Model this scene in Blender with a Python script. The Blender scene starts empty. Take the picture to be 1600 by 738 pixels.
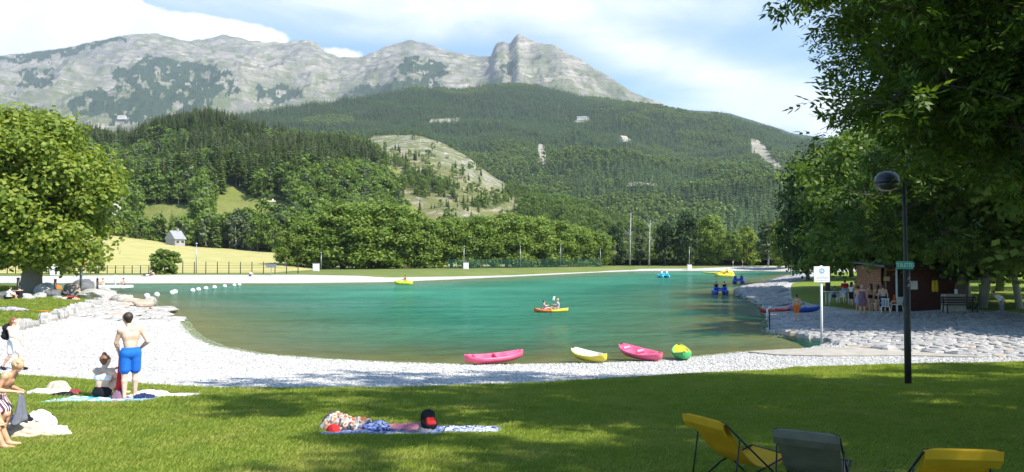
import bpy, math, random
import numpy as np
from mathutils import Vector, Matrix

random.seed(7); RNG = np.random.default_rng(7)
sc = bpy.context.scene
R = math.radians
# ------------------------------------------------------------------ camera
CAMZ = 4.0; FPX = 1200.0; TILT = math.atan(31 / FPX)
cam = bpy.data.objects.new('camera', bpy.data.cameras.new('camera'))
sc.collection.objects.link(cam); sc.camera = cam
cam.location = (0, 0, CAMZ); cam.rotation_euler = (R(90) + TILT, 0, 0)
cam.data.sensor_width = 36; cam.data.lens = 27.0
cam.data.clip_start = 0.1; cam.data.clip_end = 30000
# ------------------------------------------------------------------ sun, exposure
SUN_EL = R(47); SUN_AZ = R(122)                 # azimuth clockwise from the view direction (+Y)
sd_ = Vector((math.sin(SUN_AZ) * math.cos(SUN_EL), math.cos(SUN_AZ) * math.cos(SUN_EL), math.sin(SUN_EL)))
sun = bpy.data.objects.new('sun', bpy.data.lights.new('sun', 'SUN'))
sc.collection.objects.link(sun); sun.location = sd_ * 50
sun.rotation_euler = (-sd_).to_track_quat('-Z', 'Y').to_euler()
sun.data.energy = 4.6; sun.data.angle = R(0.53); sun.data.color = (1.0, 0.95, 0.86)
sc.view_settings.view_transform = 'Standard'; sc.view_settings.look = 'None'
sc.view_settings.exposure = 1.0; sc.view_settings.gamma = 1.0
sc.render.engine = 'CYCLES'
cy = sc.cycles
cy.use_denoising = True
try: cy.denoiser = 'OPENIMAGEDENOISE'
except Exception: pass
cy.max_bounces = 6; cy.diffuse_bounces = 3; cy.glossy_bounces = 3; cy.transmission_bounces = 4
cy.transparent_max_bounces = 6; cy.volume_bounces = 0; cy.caustics_reflective = False; cy.caustics_refractive = False
cy.sample_clamp_indirect = 6.0

HAZE = 8.5e-5
# ------------------------------------------------------------------ world: sky with clouds
def ray(px, py):
    cx = (px - 800) / FPX; cyy = (369 - py) / FPX
    y = math.cos(TILT) - math.sin(TILT) * cyy; z = math.sin(TILT) + math.cos(TILT) * cyy
    return np.array((cx / y, 1.0, z / y))
def P(px, py, d):
    r = ray(px, py); return np.array((r[0] * d, d, CAMZ + r[2] * d))
def proj(x, y, z):
    """world arrays -> photo pixels"""
    x, y, z = np.asarray(x, float), np.asarray(y, float), np.asarray(z, float) - CAMZ
    f = y * math.cos(TILT) + z * math.sin(TILT); u = -y * math.sin(TILT) + z * math.cos(TILT)
    f = np.maximum(f, 0.01)
    return 800 + FPX * x / f, 369 - FPX * u / f

W = bpy.data.worlds.new('World'); sc.world = W; W.use_nodes = True
nt = W.node_tree; nt.nodes.clear()
def N(nt, typ, **kw):
    n = nt.nodes.new(typ)
    for k, v in kw.items():
        if k.startswith('i_'):
            key = k[2:]; key = int(key) if key.isdigit() else key
            n.inputs[key].default_value = v
        else: setattr(n, k, v)
    return n
def math_(nt, op, a, b=None, c=None, clamp=False):
    n = nt.nodes.new('ShaderNodeMath'); n.operation = op; n.use_clamp = clamp
    for i, v in enumerate((a, b, c)):
        if v is None: continue
        if isinstance(v, (int, float)): n.inputs[i].default_value = v
        else: nt.links.new(v, n.inputs[i])
    return n.outputs[0]
def ramp(nt, fac, stops, interp='LINEAR'):
    n = nt.nodes.new('ShaderNodeValToRGB'); n.color_ramp.interpolation = interp
    els = n.color_ramp.elements
    while len(els) < len(stops): els.new(0.5)
    for e, (p, c) in zip(els, stops):
        e.position = p; e.color = (c[0], c[1], c[2], 1) if isinstance(c, (tuple, list)) else (c, c, c, 1)
    nt.links.new(fac, n.inputs[0]); return n.outputs[0]
def mixc(nt, fac, a, b, blend='MIX'):
    n = nt.nodes.new('ShaderNodeMix'); n.data_type = 'RGBA'; n.blend_type = blend
    for s, v in ((n.inputs[0], fac), (n.inputs[6], a), (n.inputs[7], b)):
        if isinstance(v, (int, float)): s.default_value = v
        elif isinstance(v, (tuple, list)): s.default_value = (v[0], v[1], v[2], 1)
        else: nt.links.new(v, s)
    return n.outputs[2]

sky = N(nt, 'ShaderNodeTexSky', sky_type='NISHITA', sun_disc=False)
sky.sun_elevation = SUN_EL; sky.sun_rotation = SUN_AZ
sky.altitude = 1100; sky.air_density = 1.0; sky.dust_density = 0.4; sky.ozone_density = 1.5
tc = N(nt, 'ShaderNodeTexCoord')
nrm = N(nt, 'ShaderNodeVectorMath', operation='NORMALIZE'); nt.links.new(tc.outputs['Generated'], nrm.inputs[0])
DIR = nrm.outputs[0]
sep = N(nt, 'ShaderNodeSeparateXYZ'); nt.links.new(DIR, sep.inputs[0])
# clouds live in direction space; a handful of cloud banks plus general broken cloud over the whole sky
def blob(px, py, rx, ry, rot=0.0):
    """soft elliptical cloud bank centred on a sky direction"""
    c = ray(px, py); c /= np.linalg.norm(c); right = np.cross(c, (0, 0, 1)); right /= np.linalg.norm(right); up = np.cross(right, c)
    a = right * math.cos(rot) + up * math.sin(rot); b = -right * math.sin(rot) + up * math.cos(rot)
    outs = []
    for v, r in ((a, rx), (b, ry)):
        dn = N(nt, 'ShaderNodeVectorMath', operation='DOT_PRODUCT'); nt.links.new(DIR, dn.inputs[0]); dn.inputs[1].default_value = tuple(v)
        q = math_(nt, 'DIVIDE', dn.outputs['Value'], r / FPX); outs.append(math_(nt, 'MULTIPLY', q, q))
    df = N(nt, 'ShaderNodeVectorMath', operation='DOT_PRODUCT'); nt.links.new(DIR, df.inputs[0]); df.inputs[1].default_value = tuple(c)
    front = math_(nt, 'GREATER_THAN', df.outputs['Value'], 0.0)
    s = math_(nt, 'ADD', outs[0], outs[1])
    return math_(nt, 'MULTIPLY', math_(nt, 'POWER', 2.718, math_(nt, 'MULTIPLY', s, -1.0)), front)
def skynoise(scale, detail, rough, sx=1, sy=1, sz=1, dist=0.0):
    mp = N(nt, 'ShaderNodeMapping'); mp.inputs['Scale'].default_value = (sx, sy, sz); nt.links.new(DIR, mp.inputs[0])
    n = N(nt, 'ShaderNodeTexNoise'); n.inputs['Scale'].default_value = scale; n.inputs['Detail'].default_value = detail
    n.inputs['Roughness'].default_value = rough; n.inputs['Distortion'].default_value = dist; nt.links.new(mp.outputs[0], n.inputs[0]); return n.outputs['Fac']
def addn(*xs):
    o = xs[0]
    for x in xs[1:]: o = math_(nt, 'ADD', o, x)
    return o
cum = addn(blob(40, 25, 190, 75), blob(-250, 20, 300, 90), math_(nt, 'MULTIPLY', blob(240, 58, 110, 26), 0.95), math_(nt, 'MULTIPLY', blob(385, 62, 70, 24), 0.9), math_(nt, 'MULTIPLY', blob(535, 88, 40, 18), 0.9))
cn = skynoise(9, 9, 0.6)
cumf = ramp(nt, addn(cum, math_(nt, 'MULTIPLY', math_(nt, 'SUBTRACT', cn, 0.5), 1.5)), [(0.40, 0.0), (0.56, 1.0)])
cir = addn(blob(720, -5, 420, 40), math_(nt, 'MULTIPLY', blob(1120, 118, 260, 34, R(-20)), 1.0), math_(nt, 'MULTIPLY', blob(1250, 175, 140, 26, R(-8)), 0.7), math_(nt, 'MULTIPLY', blob(640, 48, 130, 20), 0.5), math_(nt, 'MULTIPLY', blob(1500, 150, 300, 60), 0.6))
cin = skynoise(5, 10, 0.62, 1.0, 1.0, 4.0, 0.6)
cirf = ramp(nt, math_(nt, 'MULTIPLY', addn(cir, 0.16), math_(nt, 'MULTIPLY', cin, 1.9)), [(0.20, 0.0), (1.05, 0.85)])
gen = ramp(nt, skynoise(2.6, 9, 0.6, 1, 1, 2.2, 0.4), [(0.52, 0.0), (0.75, 0.7)])
cf = math_(nt, 'MAXIMUM', math_(nt, 'MAXIMUM', cumf, cirf), math_(nt, 'MULTIPLY', gen, 0.15))
shade = ramp(nt, skynoise(6, 6, 0.6), [(0.3, (5.2, 5.5, 5.9)), (0.6, (7.0, 7.0, 7.1))])
skycol = mixc(nt, 1.0, sky.outputs[0], (.84, 1.04, 1.13), 'MULTIPLY')
col = mixc(nt, cf, skycol, shade)
bg = N(nt, 'ShaderNodeBackground'); bg.inputs['Strength'].default_value = 0.12
nt.links.new(col, bg.inputs[0])
out = N(nt, 'ShaderNodeOutputWorld'); nt.links.new(bg.outputs[0], out.inputs[0])

# ------------------------------------------------------------------ generic helpers
COL = sc.collection
def link(o, parent=None):
    COL.objects.link(o)
    if parent is not None: o.parent = parent
    return o
def tag(o, label=None, cat=None, group=None, kind=None):
    if label: o['label'] = label
    if cat: o['category'] = cat
    if group: o['group'] = group
    if kind: o['kind'] = kind
    return o
def empty(name, loc=(0, 0, 0), rz=0.0):
    o = bpy.data.objects.new(name, None); o.location = tuple(float(v) for v in loc); o.rotation_euler = (0, 0, rz)
    o.empty_display_size = 0.2; return link(o)
def mesh_from(name, V, F, smooth=False, attrs=None, fmat=None):
    V = np.asarray(V, dtype=np.float32).reshape(-1, 3)
    me = bpy.data.meshes.new(name)
    if isinstance(F, np.ndarray):
        k = F.shape[1]; n = len(F)
        me.vertices.add(len(V)); me.vertices.foreach_set('co', V.ravel())
        me.loops.add(n * k); me.loops.foreach_set('vertex_index', F.astype(np.int32).ravel())
        me.polygons.add(n); me.polygons.foreach_set('loop_start', np.arange(0, n * k, k, dtype=np.int32))
        try: me.polygons.foreach_set('loop_total', np.full(n, k, dtype=np.int32))
        except Exception: pass
    else:
        me.from_pydata([tuple(v) for v in V.tolist()], [], [tuple(f) for f in F])
    if attrs:
        for an, (dom, arr) in attrs.items():
            a = me.attributes.new(an, 'FLOAT', dom); a.data.foreach_set('value', np.asarray(arr, dtype=np.float32).ravel())
    if fmat is not None: me.polygons.foreach_set('material_index', np.asarray(fmat, dtype=np.int32))
    me.update(calc_edges=True); me.validate()
    if smooth: me.polygons.foreach_set('use_smooth', np.ones(len(me.polygons), dtype=bool))
    return me
def obj(name, me, mats, parent=None, loc=None, rz=None):
    if not isinstance(mats, (list, tuple)): mats = [mats]
    if len(me.materials) == 0:
        for m in mats: me.materials.append(m)
    o = bpy.data.objects.new(name, me)
    if loc is not None: o.location = tuple(float(v) for v in loc)
    if rz is not None: o.rotation_euler = (0, 0, rz)
    return link(o, parent)
class MB:
    """collects shapes into one mesh"""
    def __init__(s): s.V = []; s.F = []; s.n = 0
    def add(s, V, F):
        V = np.asarray(V, float).reshape(-1, 3); s.V.append(V); s.F += [tuple(int(i) + s.n for i in f) for f in F]; s.n += len(V); return s
    def box(s, c, size, rot=None, bev=0.0):
        hx, hy, hz = (v / 2 for v in size)
        if bev <= 0:
            V = np.array([(x, y, z) for z in (-hz, hz) for y in (-hy, hy) for x in (-hx, hx)])
            F = [(0, 2, 3, 1), (4, 5, 7, 6), (0, 1, 5, 4), (2, 6, 7, 3), (0, 4, 6, 2), (1, 3, 7, 5)]
        else:
            b = min(bev, hx * .9, hy * .9, hz * .9); V = []
            for z, k in ((-hz, b), (-hz + b, 0), (hz - b, 0), (hz, b)):
                ax, ay = hx - k, hy - k
                V += [(-ax + b * (k == 0), -ay, z), (ax - b * (k == 0), -ay, z), (ax, -ay + b * (k == 0), z), (ax, ay - b * (k == 0), z), (ax - b * (k == 0), ay, z), (-ax + b * (k == 0), ay, z), (-ax, ay - b * (k == 0), z), (-ax, -ay + b * (k == 0), z)]
            V = np.array(V); F = []
            for l in range(3):
                for i in range(8):
                    j = (i + 1) % 8; F.append((l * 8 + i, l * 8 + j, l * 8 + 8 + j, l * 8 + 8 + i))
            F += [tuple(range(7, -1, -1)), tuple(range(24, 32))]
        if rot is not None: V = V @ np.array(rot).T
        return s.add(V + np.array(c), F)
    def tube(s, pts, rad, n=8, cap=True):
        pts = [np.array(p, float) for p in pts]
        if isinstance(rad, (int, float)): rad = [rad] * len(pts)
        V = []; ref = None
        for i, p in enumerate(pts):
            t = pts[min(i + 1, len(pts) - 1)] - pts[max(i - 1, 0)]; t = t / (np.linalg.norm(t) + 1e-9)
            if ref is None or abs(np.dot(ref, t)) > .98: ref = np.array((1, 0, 0)) if abs(t[0]) < .8 else np.array((0, 1, 0))
            a = np.cross(t, ref); a /= np.linalg.norm(a); b = np.cross(t, a); ref = np.cross(a, t)
            for k in range(n):
                an = 2 * math.pi * k / n; V.append(p + rad[i] * (math.cos(an) * a + math.sin(an) * b))
        F = []
        for i in range(len(pts) - 1):
            for k in range(n): F.append((i * n + k, i * n + (k + 1) % n, (i + 1) * n + (k + 1) % n, (i + 1) * n + k))
        if cap: F += [tuple(range(n - 1, -1, -1)), tuple(range((len(pts) - 1) * n, len(pts) * n))]
        return s.add(V, F)
    def lathe(s, prof, c=(0, 0, 0), n=16):
        V = []; F = []
        for r, z in prof:
            for k in range(n): V.append((c[0] + r * math.cos(2 * math.pi * k / n), c[1] + r * math.sin(2 * math.pi * k / n), c[2] + z))
        for i in range(len(prof) - 1):
            for k in range(n): F.append((i * n + k, i * n + (k + 1) % n, (i + 1) * n + (k + 1) % n, (i + 1) * n + k))
        F += [tuple(range(n - 1, -1, -1)), tuple(range((len(prof) - 1) * n, len(prof) * n))]
        return s.add(V, F)
    def mesh(s, name, smooth=False): return mesh_from(name, np.concatenate(s.V), s.F, smooth)
    def build(s, name, m, parent=None, smooth=False, loc=None, rz=None): return obj(name, s.mesh(name, smooth), m, parent, loc, rz)
def rotz(a): return np.array(((math.cos(a), -math.sin(a), 0), (math.sin(a), math.cos(a), 0), (0, 0, 1)))
def rotx(a): return np.array(((1, 0, 0), (0, math.cos(a), -math.sin(a)), (0, math.sin(a), math.cos(a))))
def roty(a): return np.array(((math.cos(a), 0, math.sin(a)), (0, 1, 0), (-math.sin(a), 0, math.cos(a))))
def copy_tree(o, parent=None):
    c = o.copy(); COL.objects.link(c); c.parent = parent
    for ch in o.children: copy_tree(ch, c)
    return c
# vectorised value noise (world-space fractal noise)
_perm = np.random.default_rng(3).random((64, 64, 64)).astype(np.float32)
def vnoise(x, y, z=0.0):
    x, y = np.asarray(x, float), np.asarray(y, float); z = np.zeros_like(x) + z
    xi, yi, zi = (np.floor(v).astype(int) for v in (x, y, z)); fx, fy, fz = x - xi, y - yi, z - zi
    fx, fy, fz = (f * f * (3 - 2 * f) for f in (fx, fy, fz)); o = 0
    for dx in (0, 1):
        for dy in (0, 1):
            for dz in (0, 1):
                w = (fx if dx else 1 - fx) * (fy if dy else 1 - fy) * (fz if dz else 1 - fz)
                o = o + w * _perm[(xi + dx) & 63, (yi + dy) & 63, (zi + dz) & 63]
    return o
def fbm(x, y, z=0.0, octv=5, gain=.5):
    o = 0; a = 1; t = 0; f = 1
    for i in range(octv): o = o + a * (vnoise(np.asarray(x) * f + 17.3 * i, np.asarray(y) * f + 5.1 * i, np.asarray(z) * f) - .5); t += a; a *= gain; f *= 2.03
    return o / t * 2
def ridged(x, y, octv=5, z=0.0):
    o = 0; a = 1; t = 0; f = 1
    for i in range(octv): o = o + a * (1 - np.abs(2 * vnoise(np.asarray(x) * f + 9.7 * i, np.asarray(y) * f + 3.3 * i, z) - 1)); t += a; a *= .5; f *= 2.07
    return o / t
def sstep(a, b, x): t = np.clip((np.asarray(x, float) - a) / (b - a), 0, 1); return t * t * (3 - 2 * t)
def inpoly(px, py, poly):
    px, py = np.asarray(px, float), np.asarray(py, float); c = np.zeros(px.shape, bool); n = len(poly)
    for i in range(n):
        x1, y1 = poly[i]; x2, y2 = poly[(i + 1) % n]
        if y1 == y2: continue
        c ^= ((y1 > py) != (y2 > py)) & (px < (x2 - x1) * (py - y1) / (y2 - y1) + x1)
    return c
def sdist(px, py, poly, closed=True):
    """distance to polygon outline, positive inside"""
    px, py = np.asarray(px, float), np.asarray(py, float); best = np.full(px.shape, 1e18); n = len(poly)
    for i in range(n if closed else n - 1):
        x1, y1 = poly[i]; x2, y2 = poly[(i + 1) % n]; dx, dy = x2 - x1, y2 - y1; L = dx * dx + dy * dy + 1e-12
        t = np.clip(((px - x1) * dx + (py - y1) * dy) / L, 0, 1)
        best = np.minimum(best, (px - x1 - t * dx) ** 2 + (py - y1 - t * dy) ** 2)
    b = np.sqrt(best)
    return np.where(inpoly(px, py, poly), b, -b) if closed else b

# ------------------------------------------------------------------ materials
def newmat(name):
    m = bpy.data.materials.new(name); m.use_nodes = True; t = m.node_tree; b = t.nodes['Principled BSDF']
    return m, t, b
def mat(name, c, rough=.6, c2=None, scale=8.0, bump=0.0, bscale=40.0, metal=0.0, spec=.5, detail=4, trans=0.0, coat=0.0):
    m, t, b = newmat(name)
    co = t.nodes.new('ShaderNodeTexCoord')
    if c2 is None: c2 = tuple(v * .82 for v in c)
    n = N(t, 'ShaderNodeTexNoise'); n.inputs['Scale'].default_value = scale; n.inputs['Detail'].default_value = detail; t.links.new(co.outputs['Object'], n.inputs[0])
    t.links.new(ramp(t, n.outputs['Fac'], [(.35, c2), (.65, c)]), b.inputs['Base Color'])
    b.inputs['Roughness'].default_value = rough; b.inputs['Metallic'].default_value = metal; b.inputs['Specular IOR Level'].default_value = spec
    if coat: b.inputs['Coat Weight'].default_value = coat
    if bump:
        n2 = N(t, 'ShaderNodeTexNoise'); n2.inputs['Scale'].default_value = bscale; n2.inputs['Detail'].default_value = 5; t.links.new(co.outputs['Object'], n2.inputs[0])
        bp = N(t, 'ShaderNodeBump'); bp.inputs['Strength'].default_value = bump; bp.inputs['Distance'].default_value = .02; t.links.new(n2.outputs['Fac'], bp.inputs['Height']); t.links.new(bp.outputs[0], b.inputs['Normal'])
    return m
def leafmat(name, c1, c2, trans=.35, rough=.55, hue=.0, rnd=.35):
    """foliage: two greens over the per-leaf attribute 'v' and per-object random, with light coming through"""
    m, t, b = newmat(name)
    at = N(t, 'ShaderNodeAttribute', attribute_name='v'); oi = t.nodes.new('ShaderNodeObjectInfo')
    f = math_(t, 'ADD', math_(t, 'MULTIPLY', at.outputs['Fac'], 1 - rnd), math_(t, 'MULTIPLY', oi.outputs['Random'], rnd))
    colr = ramp(t, f, [(.05, c1), (.95, c2)])
    t.links.new(colr, b.inputs['Base Color']); b.inputs['Roughness'].default_value = rough; b.inputs['Specular IOR Level'].default_value = .3
    tr = t.nodes.new('ShaderNodeBsdfTranslucent'); t.links.new(mixc(t, 1.0, colr, (1.5, 1.5, .7), 'MULTIPLY'), tr.inputs[0])
    mx = t.nodes.new('ShaderNodeMixShader'); mx.inputs[0].default_value = trans
    t.links.new(b.outputs[0], mx.inputs[1]); t.links.new(tr.outputs[0], mx.inputs[2]); t.links.new(mx.outputs[0], t.nodes['Material Output'].inputs[0])
    return m
M = {}
M['bark'] = mat('bark', (.16, .13, .10), .9, (.07, .055, .045), 6, .6, 25)
M['bark_pale'] = mat('bark_pale', (.36, .31, .26), .9, (.17, .13, .10), 3, .6, 18)
M['birch'] = mat('birch_bark', (.55, .53, .48), .8, (.12, .11, .10), 3.5, .4, 20)
M['pine_bark'] = mat('pine_bark', (.22, .16, .12), .9, (.12, .09, .07), 3, 0)
M['skin'] = mat('skin', (.72, .46, .34), .5, (.64, .39, .28), 5)
M['skin_tan'] = mat('skin_tan', (.60, .35, .22), .5, (.54, .30, .18), 5)
M['hair_dark'] = mat('hair_dark', (.045, .028, .02), .5, (.025, .016, .012), 30, .4, 60)
M['hair_auburn'] = mat('hair_auburn', (.26, .10, .05), .5, (.16, .06, .03), 30, .4, 60)
M['hair_blond'] = mat('hair_blond', (.62, .47, .27), .5, (.45, .32, .17), 30, .4, 60)
def cloth(name, c, c2=None, s=14): return mat(name, c, .85, c2, s, .25, 90, spec=.2)
for nm, c in dict(blue=(.02, .16, .62), white=(.80, .80, .80), black=(.015, .015, .018), red=(.60, .03, .03), grey=(.17, .18, .22), navy=(.03, .04, .12), orange=(.85, .18, .03), pink=(.70, .25, .28), lightblue=(.32, .42, .62), beige=(.55, .46, .36), maroon=(.28, .04, .06), plum=(.23, .12, .18), yellow=(.75, .50, .05), green=(.05, .25, .10), peach=(.75, .38, .24), lavender=(.45, .40, .55)).items():
    M['c_' + nm] = cloth('cloth_' + nm, c)
M['white_paint'] = mat('white_paint', (.78, .78, .77), .45, (.70, .70, .69), 5)
M['white_plastic'] = mat('white_plastic', (.80, .80, .78), .35, (.72, .72, .70), 3)
M['dark_metal'] = mat('dark_metal', (.02, .02, .022), .45, (.012, .012, .013), 10, metal=.3)
M['grey_metal'] = mat('grey_metal', (.35, .36, .37), .4, (.28, .29, .30), 10, metal=.6)
M['brown_paint'] = mat('brown_paint', (.035, .030, .024), .6, (.022, .019, .016), 8, .3, 40)
M['concrete'] = mat('concrete', (.42, .38, .32), .9, (.32, .29, .25), 2.5, .4, 30)
M['stone'] = mat('stone', (.47, .44, .40), .9, (.27, .26, .245), 1.7, .5, 14)
M['stone_grey'] = mat('stone_grey', (.40, .38, .36), .9, (.25, .245, .24), 1.6, .5, 14)
M['stone_warm'] = mat('stone_warm', (.50, .40, .30), .9, (.36, .28, .21), 2.2, .5, 14)
M['stone_dark'] = mat('stone_dark', (.16, .16, .165), .9, (.09, .09, .095), 2.2, .5, 14)
M['red_wood'] = mat('red_wood', (.095, .026, .017), .75, (.06, .017, .012), 5, .3, 30)
M['wood_orange'] = mat('wood_orange', (.38, .17, .08), .7, (.28, .11, .05), 5, .3, 30)
M['roof_sheet'] = mat('roof_sheet', (.20, .20, .20), .7, (.13, .13, .13), 5)
M['glassy'] = mat('lamp_bowl', (.06, .06, .06), .3, (.045, .045, .045), 3, spec=.4)
m, t, b = newmat('pebble'); M['pebble'] = m; b.inputs['Roughness'].default_value = .85
t.links.new(ramp(t, t.nodes.new('ShaderNodeObjectInfo').outputs['Random'], [(0, (.30, .29, .275)), (.5, (.49, .48, .46)), (1, (.66, .64, .61))]), b.inputs['Base Color'])
M['soil'] = mat('soil', (.10, .08, .05), .95)
# ------------------------------------------------------------------ the lake and the ground
def on0(px, py, z=0.0):
    r = ray(px, py); d = (z - CAMZ) / r[2]; return (r[0] * d, d)
WATER = [(-190, 84), (-90, 84)] + [on0(*p) for p in [(0, 457), (90, 456), (150, 456), (182, 462), (207, 472), (262, 489), (282, 503), (288, 513), (302, 527), (335, 541), (400, 553), (500, 561), (600, 566), (735, 570), (850, 569), (950, 567), (1040, 563), (1085, 558), (1165, 550), (1235, 546), (1312, 543), (1290, 535), (1250, 527), (1204, 519), (1200, 500), (1194, 484), (1172, 470), (1150, 459), (1152, 452), (1185, 445), (1205, 439), (1225, 433), (1245, 428.5)]] + \
        [(75, 185), (66, 205)] + [on0(*p) for p in [(1180, 423.4), (1090, 423.2), (1000, 423.6), (940, 425.5), (880, 428.5), (800, 432.3), (700, 437), (600, 441), (450, 442.6), (200, 442.8), (0, 442)]] + [(-120, 112), (-190, 110)]
def H(x, y):
    x, y = np.asarray(x, float), np.asarray(y, float)
    s = -sdist(x, y, WATER)                               # > 0 on land
    plane = 2.3 - 0.083 * y
    plane = np.where(y < 0, 2.3 - 0.03 * y, plane)
    near = np.maximum(plane, np.minimum(0.42, 0.045 * np.maximum(s, 0)))
    far = np.minimum(1.0, 0.115 * np.maximum(s, 0))
    w = sstep(25, 42, y)
    land = near * (1 - w) + np.maximum(far, near * .0) * w
    right = sstep(12.2, 14.0, x - 0.10 * (y - 33)) * sstep(30.4, 31.4, y + .16 * (x - 14)) * (1 - sstep(85, 120, y))
    apron = np.minimum(.20 + .05 * np.maximum(s, 0), .38 + .034 * (y - 31))
    apron = np.where(s > 0, np.minimum(apron, 1.1), apron)
    land = land * (1 - right) + apron * right
    land = land + 0.03 * fbm(x * .25, y * .25, 0, 3) * sstep(0.5, 4, s)
    bed = -np.minimum(2.6, 0.075 * np.maximum(-s, 0)) - .02
    bed = np.where(right > .5, np.minimum(bed, -.35), bed)
    return np.where(s > 0, land, bed)
def ground_hit(px, py, dmax=400.0, surface=True):
    r = ray(px, py); d = np.concatenate([np.arange(2.5, 60, .04), np.arange(60, dmax, .15)])
    zz = CAMZ + r[2] * d; g = H(r[0] * d, d)
    if surface: g = np.maximum(g, 0)
    k = np.argmax(zz <= g) if np.any(zz <= g) else len(d) - 1
    return np.array((r[0] * d[k], d[k], g[k]))
def Hs(x, y): return float(H(np.array([x]), np.array([y]))[0])

def grad_axis(lo, mid0, mid1, hi, step, g=1.12, mx=12):
    a = list(np.arange(mid0, mid1 + step * .5, step)); s = step
    while a[-1] < hi: s = min(s * g, mx); a.append(a[-1] + s)
    s = step; b = [mid0]
    while b[-1] > lo: s = min(s * g, mx); b.append(b[-1] - s)
    return np.array(b[:0:-1] + a)
gx = grad_axis(-420, -32, 40, 420, .42, 1.06, 10); gy = grad_axis(-60, 2, 62, 330, .42, 1.05, 5)
gy = np.concatenate([gy, [345, 380, 450, 600, 900, 1500, 3000, 7800]]); gx = np.concatenate([[-9000, -4000, -1800, -900, -550], gx, [550, 900, 1800, 4000, 9000]])
GX, GY = np.meshgrid(gx, gy); GZ = H(GX, GY)
def gridfaces(nr, nc):
    i = np.arange(nr * nc).reshape(nr, nc); return np.stack([i[:-1, :-1].ravel(), i[:-1, 1:].ravel(), i[1:, 1:].ravel(), i[1:, :-1].ravel()], 1)
# gravel / lake bed material
m, t, b = newmat('gravel'); M['gravel'] = m
geo = t.nodes.new('ShaderNodeNewGeometry'); POS = geo.outputs['Position']
def tnoise(t, vec, scale, detail=4, rough=.55, dist=0.0, out='Fac'):
    n = N(t, 'ShaderNodeTexNoise'); n.inputs['Scale'].default_value = scale; n.inputs['Detail'].default_value = detail; n.inputs['Roughness'].default_value = rough; n.inputs['Distortion'].default_value = dist
    t.links.new(vec, n.inputs[0]); return n.outputs[out]
vo = N(t, 'ShaderNodeTexVoronoi'); vo.inputs['Scale'].default_value = 13; t.links.new(POS, vo.inputs['Vector'])
sepc = t.nodes.new('ShaderNodeSeparateColor'); t.links.new(vo.outputs['Color'], sepc.inputs[0])
gcol = ramp(t, sepc.outputs[0], [(0, (.29, .285, .275)), (.5, (.47, .46, .44)), (1, (.64, .63, .60))])
gcol = mixc(t, ramp(t, tnoise(t, POS, .35, 5), [(.35, 0.0), (.7, .35)]), gcol, (.40, .35, .29))
sz = t.nodes.new('ShaderNodeSeparateXYZ'); t.links.new(POS, sz.inputs[0])
wet = ramp(t, math_(t, 'ADD', math_(t, 'MULTIPLY', sz.outputs[2], -6.0), math_(t, 'MULTIPLY', tnoise(t, POS, 1.2, 4), .5)), [(.12, 0.0), (.55, 1.0)])
bedc = mixc(t, tnoise(t, POS, .6, 5), (.15, .115, .035), (.30, .225, .095))
t.links.new(mixc(t, wet, gcol, bedc), b.inputs['Base Color']); b.inputs['Roughness'].default_value = .9
bp = N(t, 'ShaderNodeBump'); bp.inputs['Strength'].default_value = .8; bp.inputs['Distance'].default_value = .04
t.links.new(vo.outputs['Distance'], bp.inputs['Height']); bp.invert = True; t.links.new(bp.outputs[0], b.inputs['Normal'])
g = obj('ground', mesh_from('ground', np.stack([GX, GY, GZ], -1), gridfaces(len(gy), len(gx)), True), M['gravel']); tag(g, kind='structure')

# sheets clipped to an outline (marching squares on the signed distance)
def clip_sheet(name, poly, m, step, off=.05, skirt=.08, kind='structure', wob=0.0):
    P_ = np.array(poly); x0, y0 = P_.min(0) - step; x1, y1 = P_.max(0) + step
    xs = np.arange(x0, x1 + step, step); ys = np.arange(y0, y1 + step, step); X, Y = np.meshgrid(xs, ys)
    S = sdist(X, Y, poly) + (wob * fbm(X * 2.2, Y * 2.2, 3.3, 3) if wob else 0)
    V = []; F = []; cache = {}; border = []
    def vid(key, x, y):
        if key not in cache: cache[key] = len(V); V.append((x, y))
        return cache[key]
    nr, nc = X.shape
    act = (S[:-1, :-1] > 0) | (S[1:, :-1] > 0) | (S[:-1, 1:] > 0) | (S[1:, 1:] > 0)
    for i, j in zip(*np.nonzero(act)):
        cs = [(i, j), (i, j + 1), (i + 1, j + 1), (i + 1, j)]; face = []; cut = []
        for k in range(4):
            a, c = cs[k], cs[(k + 1) % 4]; sa, sb = S[a], S[c]
            if sa > 0: face.append(vid(a, X[a], Y[a]))
            if (sa > 0) != (sb > 0):
                tt = sa / (sa - sb); key = (min(a, c), max(a, c)); v = vid(key, X[a] + tt * (X[c] - X[a]), Y[a] + tt * (Y[c] - Y[a])); face.append(v); cut.append((v, sa > 0))
        if len(face) > 2: F.append(tuple(face))
        if len(cut) == 2:
            v0, v1 = cut[0][0], cut[1][0]
            border.append((v0, v1) if cut[0][1] else (v1, v0))
    V = np.array(V); Z = H(V[:, 0], V[:, 1]) + off; V3 = np.column_stack([V, Z]).tolist(); low = {}
    for a, c in border:
        for v in (a, c):
            if v not in low: low[v] = len(V3); V3.append([V[v][0], V[v][1], Z[v] - off - skirt])
        F.append((c, a, low[a], low[c]))
    o = obj(name, mesh_from(name, V3, F, False), m); tag(o, kind=kind); return o
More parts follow.
